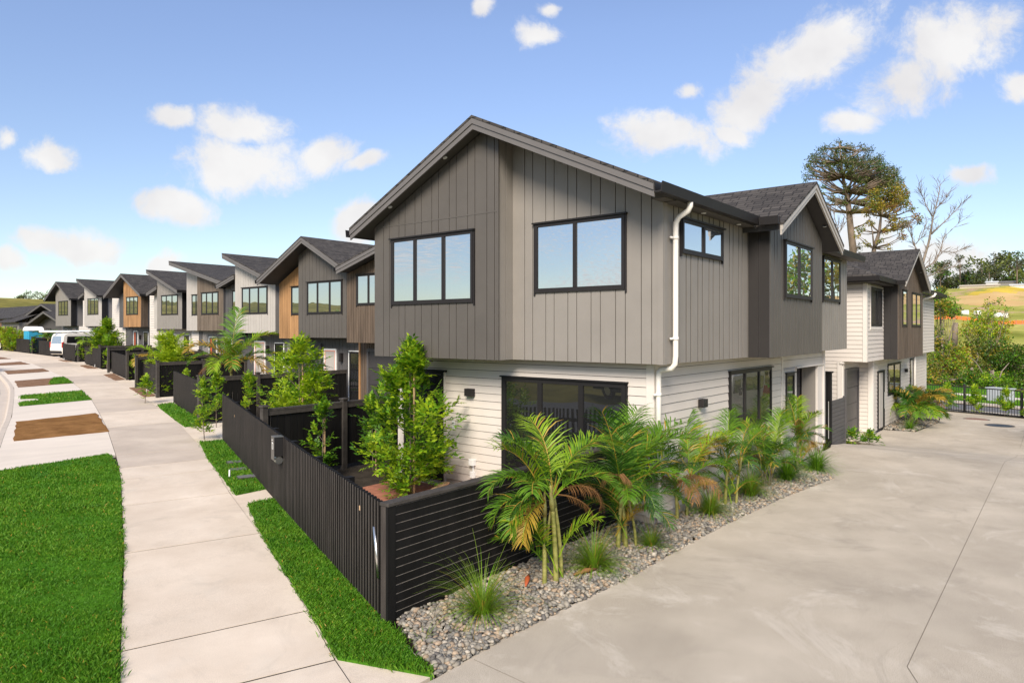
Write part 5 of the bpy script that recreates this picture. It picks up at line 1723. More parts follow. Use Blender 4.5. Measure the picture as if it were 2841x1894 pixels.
def clump_tree(name, label, trunk, clumps, nleaf, lsize, mats, wts, seed, group=None, barkm='bark', limbs=(), flat=.7, lw=.5, cat='tree'):
    """trunk: list of (point, radius); clumps: list of (centre, radius) of leaf bunches, each fed by a limb"""
    r = random.Random(seed)
    T = thing(name, label, cat, trunk[0][0], group)
    tm = MB()
    tm.tube([p for p, _ in trunk], [q for _, q in trunk], 8)
    tp = [p for p, _ in trunk]
    for c, R_ in clumps:
        cand = [p for p in tp if p.z < c.z + .2] or tp[:1]
        s = min(cand, key=lambda p: (p - c).length + (c.z - p.z) * .3)
        mid = s.lerp(c, .55) - ZA * (c - s).length * .06
        rr = max(.02, trunk[0][1] * .28)
        tm.tube([s, mid, c], [rr, rr * .6, rr * .2], 5)
        for k in range(3):
            tm.tube([mid.lerp(c, r.uniform(.3, .9)), c + rdir(r) * R_ * .8], [rr * .25, rr * .08], 4)
    for pts, r0 in limbs:
        k = len(pts)
        tm.tube(pts, [r0 * (1 - .85 * i / (k - 1)) for i in range(k)], 6)
    tm.build('trunk', barkm, T, smooth=True)
    lb = LB_()
    ms = [i for i, w in enumerate(wts) for _ in range(w)]
    tot = sum(q ** 2 for _, q in clumps)
    for c, R_ in clumps:
        n = max(12, int(nleaf * R_ * R_ / tot))
        m0 = r.choice(ms)
        for k in range(n):
            d_ = rdir(r)
            d_.z *= flat
            p = c + d_ * R_ * (r.random() ** .45) * (1 + .25 * math.sin(d_.x * 7 + d_.y * 5 + seed))
            lb.leaf(p, (rdir(r) + d_ * .5).normalized(), rdir(r), lsize * r.uniform(.6, 1.4), lsize * lw * r.uniform(.7, 1.3), m0 if r.random() < .6 else r.choice(ms))
    if lb.v:
        lb.build('crown', mats, T)
    return T

def z5(x, y):
    return (2150 + x / 3.4) / 1.20791, (350 + y / 3.4) / 1.20791
def z6(x, y):
    return (2150 + x / 3.4) / 1.20791, (800 + y / 3.4) / 1.20791
rp = random.Random(5)
def A5(x, y, d_, j=1.5):
    return at(*z5(x, y), d_ + rp.uniform(-j, j))
# tall pine
pc = [(270, 472, .5), (335, 445, .5), (320, 382, .6), (400, 300, .8), (365, 345, .6), (470, 235, .9), (560, 200, .8), (612, 170, .6), (705, 205, .7), (760, 262, .9), (818, 205, .6), (880, 245, .7), (650, 255, 1.0), (560, 285, 1.0), (480, 320, .9), (600, 335, .9), (700, 320, 1.0), (785, 335, 1.0), (855, 320, .9), (940, 300, .8), (1000, 315, .7), (1035, 380, .6), (960, 385, .8), (890, 405, .9), (815, 405, .8), (740, 390, .8), (1060, 430, .5), (980, 450, .7), (900, 480, .8), (1100, 470, .6), (1150, 425, .6), (1020, 520, .8), (940, 540, .7), (1110, 550, .8), (1200, 525, .6), (430, 370, .5), (520, 390, .5), (410, 500, .25), (540, 430, .3), (630, 690, .25), (780, 1150, .5), (720, 470, .4), (850, 520, .6), (930, 560, .6), (780, 480, .6), (1000, 600, .6), (880, 610, .5), (1080, 520, .6), (690, 430, .6), (620, 420, .5), (820, 570, .5), (960, 650, .5), (1120, 480, .6), (1040, 480, .7), (330, 410, .4), (450, 420, .4)]
pc = [(x, y, q * (.8 if y < 300 else 1)) for x, y, q in pc] + [(rp.uniform(430, 1180), rp.uniform(390, 760), rp.uniform(.22, .42)) for _ in range(46)]
tr = [(A5(740, 1400, 75, 0), .42), (A5(735, 1140, 75, 0), .38), (A5(715, 980, 75, 0), .34), (A5(700, 820, 75, 0), .31), (A5(690, 720, 75, 0), .27), (A5(670, 620, 75, 0), .22), (A5(640, 480, 75, 0), .16), (A5(620, 340, 75, 0), .12), (A5(615, 200, 75, 0), .05)]
lim = [([A5(a, b, 75, .3) for a, b in pts], w) for pts, w in (([(665, 640), (560, 570), (480, 500), (400, 420), (300, 380)], .14), ([(660, 650), (520, 600), (400, 560)], .1), ([(690, 680), (740, 600), (770, 470), (800, 330)], .2), ([(700, 740), (800, 650), (900, 560), (1000, 470)], .14), ([(710, 830), (850, 770), (950, 680), (1050, 600)], .14), ([(730, 970), (830, 930), (900, 880)], .12), ([(655, 560), (560, 450), (470, 330)], .12))]
clump_tree('pine_tree', 'tall old pine with a flat open crown behind the houses', tr, [(A5(x + rp.uniform(-30, 30), y + rp.uniform(-28, 28), 75, 3), q * f) for x, y, q in pc for f in (.95, .7, .55)], 12000, .24, ['pine needle', 'olive leaf', 'leaf deep'], (5, 3, 1), 201, None, 'pine bark', lim, .95, .35)
ac = [(1180, 600, .8), (1060, 620, .9), (1230, 640, .6), (960, 640, .7), (1130, 690, .9), (1210, 700, .6), (1020, 720, .9), (930, 740, .7), (1120, 780, .8), (990, 800, .8), (880, 800, .5), (1250, 760, .4), (1320, 850, .4), (1290, 790, .3), (1370, 890, .35), (1180, 940, .6), (1110, 930, .5), (1230, 920, .5), (820, 970, .4), (900, 900, .4), (1040, 1010, .4), (800, 1020, .3), (1200, 1040, .4), (1100, 860, .5), (860, 1100, .3), (1000, 1100, .3), (1060, 1140, .3)]
tr = [(A5(925, 1300, 68, 0), .28), (A5(935, 1150, 68, 0), .2), (A5(985, 1000, 68, 0), .16), (A5(1000, 850, 68, 0), .1), (A5(1040, 700, 68, 0), .05)]
lim = [([A5(a, b, 68, .3) for a, b in pts], w) for pts, w in (([(935, 1150), (920, 1000), (890, 850)], .1), ([(960, 1080), (1080, 1050), (1180, 1010)], .07), ([(940, 1160), (870, 1090), (800, 1040)], .06))]
clump_tree('autumn_tree', 'thin browning tree in front of the pine', tr, [(A5(x + rp.uniform(-25, 25), y + rp.uniform(-25, 25), 68, 2), q * f) for x, y, q in ac for f in (1.0, .7)], 5200, .2, ['autumn', 'olive leaf', 'palm brown', 'leaf yellow'], (3, 4, 2, 1), 202, None, 'bark', lim, .9, .6)
# bare tree
def bare(name, label, limbs, dist, seed, twigs=6):
    r = random.Random(seed)
    T = thing(name, label, 'tree', at(*z5(*limbs[0][0][0]), dist))
    m, tw = MB(), MB()
    for pts, r0 in limbs:
        P_ = []
        for a, b in pts:
            P_.append(A5(a, b, dist, .4))
        k = len(P_)
        m.tube(P_, [r0 * .62 * (1 - .8 * i / (k - 1)) for i in range(k)], 6)
        for i in range(1, k):
            for j in range(twigs):
                s = P_[i - 1].lerp(P_[i], r.random())
                dd = ((P_[i] - P_[i - 1]).normalized() + rdir(r) * .8 + ZA * .35).normalized()
                L = r.uniform(.5, 1.7)
                e1 = s + dd * L * .5 + rdir(r) * .1
                e2 = e1 + (dd + rdir(r) * .5).normalized() * L * .5
                tw.tube([s, e1, e2], [.026, .017, .008], 4)
                for q in range(2):
                    f = e1 + (dd + rdir(r) * .9).normalized() * L * .4
                    tw.tube([s.lerp(e1, r.uniform(.5, 1)), f], [.018, .009], 3)
    m.build('trunk', 'pale bark', T, smooth=True)
    tw.build('twigs', 'bark', T)
bare('bare_tree', 'leafless grey tree standing right of the pine', [([(1370, 1480), (1400, 1270), (1450, 1100), (1475, 960), (1492, 860), (1535, 700), (1560, 550)], .2), ([(1492, 860), (1430, 760), (1395, 660), (1350, 590)], .08), ([(1475, 1020), (1600, 900), (1700, 800), (1790, 700)], .1), ([(1390, 1360), (1520, 1270), (1570, 1150), (1590, 1050), (1750, 900)], .12), ([(1440, 1420), (1560, 1360), (1690, 1330)], .07), ([(1345, 1180), (1320, 1130), (1280, 1020), (1250, 950)], .1), ([(1570, 1180), (1700, 1190), (1800, 1140)], .05), ([(1330, 1110), (1380, 1050), (1420, 950)], .06), ([(1520, 780), (1600, 700), (1640, 620)], .05)], 62, 203)
bare('bare_tree', 'slight leafless tree half hidden by the corner house gable', [([(600, 1200), (600, 1000), (560, 850), (575, 700)], .06), ([(600, 1000), (650, 930), (680, 870)], .05), ([(595, 960), (540, 880), (520, 760)], .04)], 60, 204, 4)
def A6(x, y, d_, j=1.2):
    return at(*z6(x, y), d_ + rp.uniform(-j, j))
def bush(label, cl, d_, nleaf, ls, mats, wts, seed, name='bush_tree', flat=.8, trunk=None):
    cs = [(A6(x + rp.uniform(-30, 30), y + rp.uniform(-30, 30), d_), q * f) for x, y, q in cl for f in (1.05, .7)]
    bx = sum(c.x for c, _ in cs) / len(cs)
    by = sum(c.y for c, _ in cs) / len(cs)
    top = max(c.z for c, _ in cs)
    t = [(V((bx, by, -1.3)), .16), (V((bx + .1, by, .3)), .12), (V((bx, by + .1, top - .3)), .05)]
    return clump_tree(name, label, trunk or t, cs, nleaf, ls, mats, wts, seed, 'bush trees beyond the back road', 'pale bark', (), flat, .55)
GM = ['olive leaf', 'leaf deep', 'autumn', 'leaf mid', 'leaf lime']
bush('olive green tree poking out at the second house corner', [(1480, 100, .8), (1560, 60, .7), (1600, 130, .9), (1520, 190, .9), (1640, 200, .8), (1700, 190, .6), (1590, 20, .4), (1610, 260, .6), (1480, 240, .6), (1450, 170, .6), (1690, 240, .4)], 56, 2600, .2, GM, (4, 2, 3, 2, 0), 210)
bush('airy yellow green tree with sprigs against the field', [(1960, 290, .8), (2060, 330, .9), (1980, 400, 1.0), (2100, 430, .9), (1860, 430, .8), (1900, 330, .7), (2150, 360, .6), (2000, 150, .35), (2110, 120, .3), (1880, 190, .25), (2040, 230, .5), (2190, 200, .3), (2190, 320, .4), (1800, 330, .4), (2150, 290, .4), (2060, 240, .4), (1790, 420, .4), (2180, 470, .5)], 54, 3400, .16, ['leaf lime', 'autumn', 'leaf mid', 'leaf yellow'], (3, 3, 3, 2), 211)
bush('dense dark tree in the middle of the bush', [(1900, 560, 1.2), (2020, 540, 1.2), (2130, 590, 1.2), (1850, 650, 1.1), (2000, 640, 1.2), (2230, 600, .9), (2140, 690, 1.1), (1920, 740, 1.0), (2060, 770, 1.0)], 53, 3800, .2, GM, (5, 5, 1, 0, 0), 212)
bush('deep green tree at the right edge of the bush', [(2240, 650, 1.0), (2310, 640, .9), (2200, 760, 1.0), (2300, 740, 1.0), (2350, 830, .9), (2250, 860, .9), (2150, 850, .8), (2330, 580, .6), (2290, 930, .8)], 52, 3200, .2, GM, (2, 5, 0, 3, 0), 213)
bush('mixed green tree beside the second house', [(1480, 560, .9), (1560, 540, .9), (1640, 570, .9), (1470, 660, .9), (1560, 660, 1.0), (1660, 680, .9), (1740, 590, .8), (1760, 700, .8), (1520, 770, .8), (1640, 780, .8), (1440, 460, .6), (1510, 420, .6), (1700, 640, .6), (1450, 800, .5)], 51, 4200, .18, GM, (3, 3, 3, 3, 1), 214)
bush('low leafy thicket behind the timber stakes', [(1500, 880, .7), (1600, 870, .7), (1690, 880, .6), (1790, 880, .8), (1900, 880, .8), (2010, 890, .8), (2110, 900, .8), (1850, 800, .7), (1560, 930, .5), (1950, 960, .5), (2200, 920, .7), (2060, 870, .6)], 50, 3600, .17, GM, (2, 5, 1, 3, 0), 215)
bush('round bright shrub in front of the dark bush', [(2040, 880, .55), (2070, 850, .45), (2010, 850, .4)], 47, 700, .14, GM, (0, 1, 0, 5, 2), 216, 'shrub')
m = MB()
m.tube([A6(1675, 700, 57, 0) - ZA * 3.5, A6(1690, 560, 57, 0), A6(1700, 420, 57, 0), A6(1705, 322, 57, 0)], [.34, .25, .22, .19], 10)
tag(m.build('dead_trunk', 'pale bark', smooth=True), 'sawn-off pale dead tree trunk in front of the field', 'dead tree')
m = MB()
for pts, w in (([(1970, 820), (1920, 730), (1890, 690), (1830, 640)], .045), ([(1900, 700), (1920, 640), (1905, 600)], .03), ([(2120, 880), (2090, 840), (2070, 830)], .05), ([(2110, 870), (2140, 780), (2210, 700)], .05)):
    m.tube([A6(x, y, 46.5, .1) for x, y in pts], [w * (1 - .6 * i / (len(pts) - 1)) for i in range(len(pts))], 6)
tag(m.build('bare_branches', 'pale bark', smooth=True), 'pale crooked dead branches in front of the bush', 'branches')
# pale shed at the right frame edge
T = thing('shed', 'pale cream shed with a dark roof edge behind the trees', 'shed', at(2345, 830, 62))
p0 = at(2335, 845, 62)
m = MB()
m.prism([(p0.x, p0.y + .8, -1.5), (p0.x, p0.y - 9, -1.5), (p0.x, p0.y - 9, p0.z + 2.6), (p0.x, p0.y + .8, p0.z + .4)], (8, 0, 0))
m.build('wall', 'stone pier', T)
m = MB()
m.prism([(p0.x - .3, p0.y + 1.3, p0.z + .35), (p0.x - .3, p0.y - 9, p0.z + 2.65), (p0.x - .3, p0.y - 9, p0.z + 2.85), (p0.x - .3, p0.y + 1.3, p0.z + .55)], (8.6, 0, 0))
m.build('roof', 'iron', T)
# far hill: trees, sheds, orange barrier
def hill_at(px, d_):
    p = at(px, 700, d_)
    return V((p.x, p.y, land_z(p.x, p.y)))
hl = random.Random(9)
def hill_tree(px, d_, h, w, label, seed, trunk_h=.3, nl=700, group='trees on the far hill', wts=(5, 2, 1)):
    b = hill_at(px, d_)
    r = random.Random(seed)
    cl = []
    for k in range(12):
        t = r.random()
        cl.append((b + V((r.uniform(-1, 1) * w * .5 * (.3 + .7 * math.sin(math.pi * (.15 + .75 * t))), r.uniform(-1, 1) * w * .5 * (.3 + .7 * math.sin(math.pi * (.15 + .75 * t))), h * (trunk_h + (1 - trunk_h) * t * .92))), w * r.uniform(.16, .26)))
    return clump_tree('hill_tree', label, [(b - ZA, h * .025), (b + ZA * h * .5, h * .018), (b + ZA * h * .85, h * .006)], cl, nl, max(.5, w * .085), ['far leaf', 'olive leaf', 'leaf deep'], wts, seed, group, 'bark', (), .7, .6)
for i, (px, d_, h, w, lab, th) in enumerate((
        (2255, 255, 12.5, 12, 'big dark tree left in the clump on the hilltop', .05), (2284, 258, 13.5, 14, 'biggest dark tree in the hilltop clump', .05), (2318, 262, 12.5, 12, 'dark tree right in the hilltop clump', .05), (2272, 245, 8, 9, 'lighter round tree in front of the hilltop clump', .05),
        (2336, 235, 12, 8, 'umbrella-topped tree with a bare pale trunk on the hill', .68), (2205, 265, 14, 3, 'thin ragged tree sticking up on the skyline', .6), (2217, 266, 10, 5, 'small flat-topped skyline tree right of the thin one', .6),
        (2175, 268, 8.5, 9, 'low tree at the left of the hill skyline', .1), (2160, 262, 11, 9, 'flat-topped tree left on the hill skyline', .6), (2196, 270, 6.5, 12, 'low scrubby trees below the thin skyline tree', .05), (2225, 272, 6.5, 13, 'wide scrubby trees left of the hilltop clump', .05), (2350, 270, 9, 12, 'dark tree at the right end of the hill skyline', .1))):
    hill_tree(px, d_, h, w, lab, 300 + i, th, 900 if w > 8 else 420)
for px, d_, w, h, lab, mt in ((2279, 232, 3.2, 1.7, 'small white shed before the hilltop clump', 'white wall far'), (2300, 240, 9, 1.5, 'long grey shed on the hill behind the white one', 'midgrey'), (2337, 228, 4, 1.0, 'low white trailer at the right on the hill', 'white wall far'), (2250, 230, 11, .9, 'low pinkish farm wall on the hill', 'stone pier')):
    b = hill_at(px, d_)
    T = thing('shed', lab, 'shed', b, 'farm sheds on the hill')
    m = MB()
    m.box(b.x - 1.5, b.x + 1.5, b.y - w / 2, b.y + w / 2, b.z - .5, b.z + h)
    m.build('wall', mt, T)
    m = MB()
    m.prism([(b.x - 1.8, b.y - w / 2 - .2, b.z + h), (b.x + 1.8, b.y - w / 2 - .2, b.z + h), (b.x, b.y - w / 2 - .2, b.z + h + .5)], (0, w + .4, 0))
    m.build('roof', mt, T)
T = thing('barrier', 'orange safety mesh barrier across the lower field', 'barrier', hill_at(2250, 122))
m = MB()
for i in range(20):
    a, b = hill_at(2110 + i * 14, 128 - i * .55), hill_at(2124 + i * 14, 127.45 - i * .55)
    m.prism([a + ZA * .2, b + ZA * .2, b + ZA * (.95 + .1 * (i % 2)), a + ZA * (.95 + .1 * ((i + 1) % 2))], (.04, 0, 0))
    MB().tube([a - ZA * .5, a + ZA * 1.15], .05, 6).build('post', 'pale bark', T)
m.build('mesh_panel', 'orange', T)
for i, (px, d_) in enumerate(((2217, 133), (2245, 134), (2291, 133), (2308, 132))):
    b = hill_at(px, d_) + ZA * .5
    m = MB()
    rr = .5
    m.tube([b + V((0, -.6, rr * .8)), b + V((0, -.55, rr * .8)), b + V((0, .55, rr * .8)), b + V((0, .6, rr * .8))], [rr * .6, rr, rr, rr * .6], 14)
    tag(m.build('wrapped_bale', 'white paint', smooth=True), ['white wrapped bale furthest left behind the airy tree', 'second white wrapped bale behind the airy tree', 'white wrapped bale in the right-hand pair', 'white wrapped bale furthest right in the lower field'][i], 'bale', 'white wrapped bales in the lower field')
# far-left hilltop
for i, (px, d_, h, w, th) in enumerate(((44, 330, 4.5, 3, .4), (53, 330, 5, 3.5, .45), (61, 335, 7, 5, .35), (69, 335, 4.5, 3, .4), (86, 320, 5.5, 5, .6), (112, 300, 4, 12, .05))):
    b = at(px, 700, d_)
    hill_tree(px, d_, h, w, ['leftmost small tree on the far-left hill', 'second small tree on the far-left hill', 'tallest tree on the far-left hill', 'small tree right of the tallest on the far-left hill', 'lone flat-topped tree on the far-left hill', 'wide low trees above the gabled bungalow'][i], 330 + i, th, 260, 'trees on the far-left hill')

# trees and van across the drive: the windows mirror them
for i, (x, y, h) in enumerate(((46, -9.5, 9.5), (50, -13.5, 11), (44, -17, 9), (52, -20.5, 10), (46, -25, 9.5), (60, -8.5, 12), (40, -31, 9), (38, -22, 7))):
    r = random.Random(400 + i)
    b = V((x, y, -1))
    cl = [(b + V((r.uniform(-2.6, 2.6), r.uniform(-2, 2), h * r.uniform(.2, .95))), r.uniform(.9, 1.5)) for _ in range(13)]
    clump_tree('hedgerow_tree', 'yellow green tree across the drive, mirrored in the side windows', [(b, .2), (b + ZA * h * .5, .15), (b + ZA * h * .9, .05)], cl, 1500, .4, ['leaf yellow', 'olive leaf', 'autumn', 'leaf mid'], (3, 3, 3, 2), 400 + i, 'trees mirrored in the side windows', 'bark', (), .9, .6)
# ------------------------------------------------------------------ vehicles and small far things
def bl(mb, name, m, par, **k):
    o = mb.build(name, m, **k)
    o.parent = par
    return o

def vehicle(name, label, loc, head, L, W, prof, paint, glass_sides, rear_glass, front_glass, wheels, cat, rack=False):
    """side profile swept across the width with the flanks tucked in; local +x points to the nose"""
    T = thing(name, label, cat, loc)
    T.rotation_euler = (0, 0, head)
    cx = sum(p[0] for p in prof) / len(prof)
    zmid = .95
    mb = MB()
    secs = []
    for yy, k in ((-1, .0), (-.93, .06), (.93, .06), (1, .0)):
        secs.append([(x if abs(yy) < .95 else cx + (x - cx) * .985, yy * W / 2 * (1 - max(0, z - zmid) * .09), z if abs(yy) < .95 else zmid + (z - zmid) * .955) for x, z in prof])
    n = len(prof)
    vs = [p for s_ in secs for p in s_]
    fs = [tuple(range(n - 1, -1, -1)), tuple(range(3 * n, 4 * n))]
    for i in range(3):
        fs += [(i * n + j, i * n + (j + 1) % n, (i + 1) * n + (j + 1) % n, (i + 1) * n + j) for j in range(n)]
    mb.add(vs, fs)
    body = bl(mb, 'body', paint, T, bevel=.05)
    for poly in glass_sides:
        for s in (-1, 1):
            g_ = MB()
            pp = [(x, s * (W / 2 * (1 - max(0, z - zmid) * .09) - .004), z) for x, z in poly]
            g_.prism(pp, (0, s * .012, 0))
            bl(g_, 'side_window', GLASSD, T)
    for nm, q in (('rear_window', rear_glass), ('windscreen', front_glass)):
        (x0, z0), (x1, z1), w0, w1 = q
        sg = -1 if nm == 'rear_window' else 1
        g_ = MB()
        g_.prism([(x0, -w0, z0), (x0, w0, z0), (x1, w1, z1), (x1, -w1, z1)], (sg * .015, 0, .006))
        bl(g_, nm, GLASS if sg < 0 else GLASSD, T)
    for s in (-1, 1):
        m = MB()
        m.box(-.035, .1, s * W * .47 - .07, s * W * .47 + .05, .85, 1.28)
        bl(m, 'tail_lamp', 'red lamp', T, bevel=.01)
        m = MB()
        m.box(L - .16, L + .02, s * W * .4 - .16, s * W * .4 + .16, .72, .92)
        bl(m, 'headlight', 'metal', T, bevel=.03)
        m = MB()
        m.box(L - 1.25, L - 1.1, s * (W / 2 + .02) - .05, s * (W / 2 + .02) + .15 * s, 1.12, 1.4)
        bl(m, 'mirror', 'black paint', T, bevel=.02)
        for x in wheels:
            m = MB()
            m.tube([(x, s * (W / 2 - .2), .33), (x, s * (W / 2 + .012), .33)], .33, 20)
            t = bl(m, 'wheel', 'rubber', T)
            m = MB()
            m.tube([(x, s * (W / 2 + .0), .33), (x, s * (W / 2 + .02), .33)], .19, 16)
            bl(m, 'rim', 'metal', t)
    m = MB()
    m.box(-.06, .06, -W * .46, W * .46, .38, .6)
    bl(m, 'rear_bumper', 'gutter' if rack else paint, T, bevel=.02)
    m = MB()
    m.box(L - .05, L + .05, -W * .46, W * .46, .32, .58)
    bl(m, 'front_bumper', paint, T, bevel=.03)
    m = MB()
    m.box(L + .0, L + .025, -W * .3, W * .3, .72, .86)
    bl(m, 'grille', 'black paint', T)
    m = MB()
    m.box(-.04, -.02, -.18, .18, .72, .84)
    bl(m, 'number_plate', 'white paint', T)
    if rack:
        for x in (1.1, 1.75, 3.0):
            m = MB()
            m.box(x - .03, x + .03, -W * .42, W * .42, 2.02, 2.06)
            for s in (-1, 1):
                m.box(x - .06, x + .06, s * W * .4 - .05, s * W * .4 + .05, 1.93, 2.05)
            bl(m, 'roof_rack', 'black paint', T)
    return T
VP = [(.0, .36), (-.03, .6), (-.02, 1.05), (.07, 1.7), (.18, 1.9), (.4, 1.97), (2.2, 1.99), (3.2, 1.95), (3.5, 1.86), (4.15, 1.2), (4.42, 1.02), (4.48, .7), (4.46, .4), (4.3, .3), (.1, .3)]
VG = [[(.3, 1.2), (1.55, 1.2), (1.55, 1.72), (.38, 1.72)], [(1.6, 1.2), (2.75, 1.2), (2.72, 1.72), (1.6, 1.72)], [(2.95, 1.2), (3.85, 1.2), (3.38, 1.72), (2.95, 1.72)]]
vz = g(10.4, 56)
van = vehicle('van', 'white van with pipes on its roof rack parked between two terrace houses', (9.98, 56.45, vz), R(11), 4.5, 1.72, VP, 'van paint', VG, ((-.0, 1.15), (.085, 1.72), .68, .6), ((4.12, 1.24), (3.53, 1.83), .76, .66), (.95, 3.65), 'van', True)
m = MB()
m.tube([(-1.1, .25, 2.1), (5.0, .25, 2.1)], .075, 10)
m.tube([(-.3, .1, 2.1), (5.3, .1, 2.1)], .06, 10)
m.tube([(.2, -.1, 2.1), (5.4, -.1, 2.1)], .06, 10)
P_ = m.build('pipes', 'white paint', smooth=True)
P_.location = van.location
P_.rotation_euler = van.rotation_euler
tag(P_, 'bundle of long white pipes tied on the roof of the parked van', 'pipes')
v2 = vehicle('van', 'white van facing the street across the drive, seen mirrored in the side window', (20.2, -6.0, g(18, -6)), R(180), 4.5, 1.72, VP, 'van paint', VG, ((-.0, 1.15), (.085, 1.72), .68, .6), ((4.12, 1.24), (3.53, 1.83), .76, .66), (.95, 3.65), 'van')
CP = [(.0, .4), (-.05, .75), (.1, 1.0), (.35, 1.08), (.85, 1.42), (2.3, 1.44), (3.15, 1.0), (4.15, .86), (4.3, .6), (4.25, .32), (.1, .3)]
CG = [[(.75, 1.04), (1.5, 1.04), (1.5, 1.36), (1.0, 1.36)], [(1.56, 1.04), (2.85, 1.02), (2.3, 1.36), (1.56, 1.36)]]
vehicle('parked_car', 'silver car at the kerb, only its corner showing at the left frame edge', (1.05, 42.8, g(1, 42) - .13), R(77), 4.3, 1.75, CP, 'silver paint', CG, ((.36, 1.09), (.82, 1.4), .66, .56), ((3.08, 1.04), (2.36, 1.41), .68, .56), (.8, 3.4), 'car')
vehicle('parked_car', 'dark car parked across the street, mirrored in the front sliding door', (-17.5, 8, -.1), R(110), 4.3, 1.75, CP, 'black paint', CG, ((.36, 1.09), (.82, 1.4), .66, .56), ((3.08, 1.04), (2.36, 1.41), .68, .56), (.8, 3.4), 'car')
# portable toilet behind the far fences
tz = g(12, 69)
T = thing('portable_toilet', 'blue portable toilet with a rounded white roof', 'portable toilet', (12.0, 68.6, tz))
m = MB()
m.box(11.45, 12.6, 68.0, 69.3, tz, tz + 1.95)
m.build('cabin', 'toilet blue', T, bevel=.05)
m = MB()
for i in range(6):
    t0, t1 = math.pi * i / 6, math.pi * (i + 1) / 6
    m.prism([(11.4, 68.65 - .72 * math.cos(t0), tz + 1.951), (11.4, 68.65 - .72 * math.cos(t1), tz + 1.951), (11.4, 68.65 - .72 * math.cos(t1), tz + 1.99 + .34 * math.sin(t1)), (11.4, 68.65 - .72 * math.cos(t0), tz + 1.99 + .34 * math.sin(t0))], (1.25, 0, 0))
m.build('roof', 'white paint', T)
m = MB()
m.box(11.43, 11.449, 68.2, 69.1, tz + .1, tz + 1.8)
m.build('door', 'toilet blue', T)
# white arrow-shaped sign by the last fence
b = at(8, 795, 66)
m = MB()
p = V((11.35, 75.9, g(11.4, 76)))
m.prism([p + V((0, -.28, .15)), p + V((0, .28, .15)), p + V((0, .3, 1.0)), p + V((0, 0, 1.5)), p + V((0, -.3, 1.0))], (-.03, 0, 0))
tag(m.build('sign_board', 'white paint'), 'white arrow-shaped board standing against the last fence', 'sign')
# worker standing behind the van
def person(loc, head):
    T = thing('person', 'person in an orange vest with black hair standing behind the white van', 'person', loc)
    T.rotation_euler = (0, 0, head)
    J = {'pel': (0, 0, .95, .13), 'chest': (0, 0, 1.3, .15), 'neck': (0, 0, 1.5, .06), 'head': (.02, 0, 1.62, .1), 'top': (.02, 0, 1.74, .07)}
    E = [('pel', 'chest'), ('chest', 'neck'), ('neck', 'head'), ('head', 'top')]
    for s, k in ((-1, 'r'), (1, 'l')):
        J.update({k + 'sh': (0, s * .19, 1.43, .06), k + 'el': (.02, s * .25, 1.15, .045), k + 'wr': (.12, s * .24, .92, .032), k + 'ha': (.15, s * .23, .83, .03),
                  k + 'hip': (0, s * .1, .88, .09), k + 'kn': (.03, s * .12, .5, .06), k + 'an': (0, s * .12, .09, .045), k + 'toe': (.17, s * .13, .04, .035)})
        E += [('chest', k + 'sh'), (k + 'sh', k + 'el'), (k + 'el', k + 'wr'), (k + 'wr', k + 'ha'), ('pel', k + 'hip'), (k + 'hip', k + 'kn'), (k + 'kn', k + 'an'), (k + 'an', k + 'toe')]
    names = list(J)
    me = bpy.data.meshes.new('body')
    me.from_pydata([J[k][:3] for k in names], [(names.index(a), names.index(b)) for a, b in E], [])
    o = bpy.data.objects.new('body', me)
    COL.objects.link(o)
    o.parent = T
    me.materials.append(MATS['skin'])
    o.modifiers.new('skin', 'SKIN')
    for i, k in enumerate(names):
        me.skin_vertices[0].data[i].radius = (J[k][3], J[k][3])
    me.skin_vertices[0].data[0].use_root = True
    o.modifiers.new('sub', 'SUBSURF').levels = 1
    m = MB()
    m.tube([(0, 0, .92), (0, 0, 1.15), (0, 0, 1.35), (0, 0, 1.48)], [.17, .18, .2, .12], 12)
    bl(m, 'vest', 'orange', T, smooth=True)
    m = MB()
    m.tube([(0, 0, 1.62), (-.01, 0, 1.72), (0, 0, 1.79)], [.12, .125, .06], 10)
    bl(m, 'hair', 'black paint', T, smooth=True)
    m = MB()
    for s in (-1, 1):
        m.tube([(0, s * .1, .94), (.03, s * .12, .5), (0, s * .12, .1)], [.125, .085, .07], 10)
    bl(m, 'trousers', 'black paint', T, smooth=True)
    return T
person((13.75, 58.45, g(13.7, 58.5)), R(200))

# ------------------------------------------------------------------ sky, sun, camera
W_ = bpy.data.worlds.new('World')
scene.world = W_
W_.use_nodes = True
nt = W_.node_tree
nt.nodes.clear()
SUN_EL, SUN_AZ = R(36), math.atan2(-.45, -.9)       # sun stands behind the camera, over the street
sky = nn(nt, 'ShaderNodeTexSky', sky_type='NISHITA', sun_disc=False, sun_elevation=SUN_EL)
sky.sun_rotation = math.pi / 2 - SUN_AZ
sky.air_density, sky.dust_density, sky.ozone_density, sky.altitude = 1.0, .15, 1.0, 400
hsv = nn(nt, 'ShaderNodeHueSaturation', Hue=.51, Saturation=SKY_SAT, Value=1.0)
nt.links.new(sky.outputs['Color'], hsv.inputs['Color'])
bg = nn(nt, 'ShaderNodeBackground', Strength=SKY_STR)
SKYC = hsv.outputs['Color']
tc = nt.nodes.new('ShaderNodeTexCoord')
D0 = tc.outputs['Generated']
fw, rt = V((.7786, .6275, 0)), V((.6275, -.7786, 0))
def vm(op, a, b=None):
    n = nt.nodes.new('ShaderNodeVectorMath')
    n.operation = op
    for i, x in enumerate((a, b)):
        if x is None:
            continue
        if isinstance(x, (tuple, Vector)):
            n.inputs[i].default_value = x[:]
        else:
            nt.links.new(x, n.inputs[i])
    return n
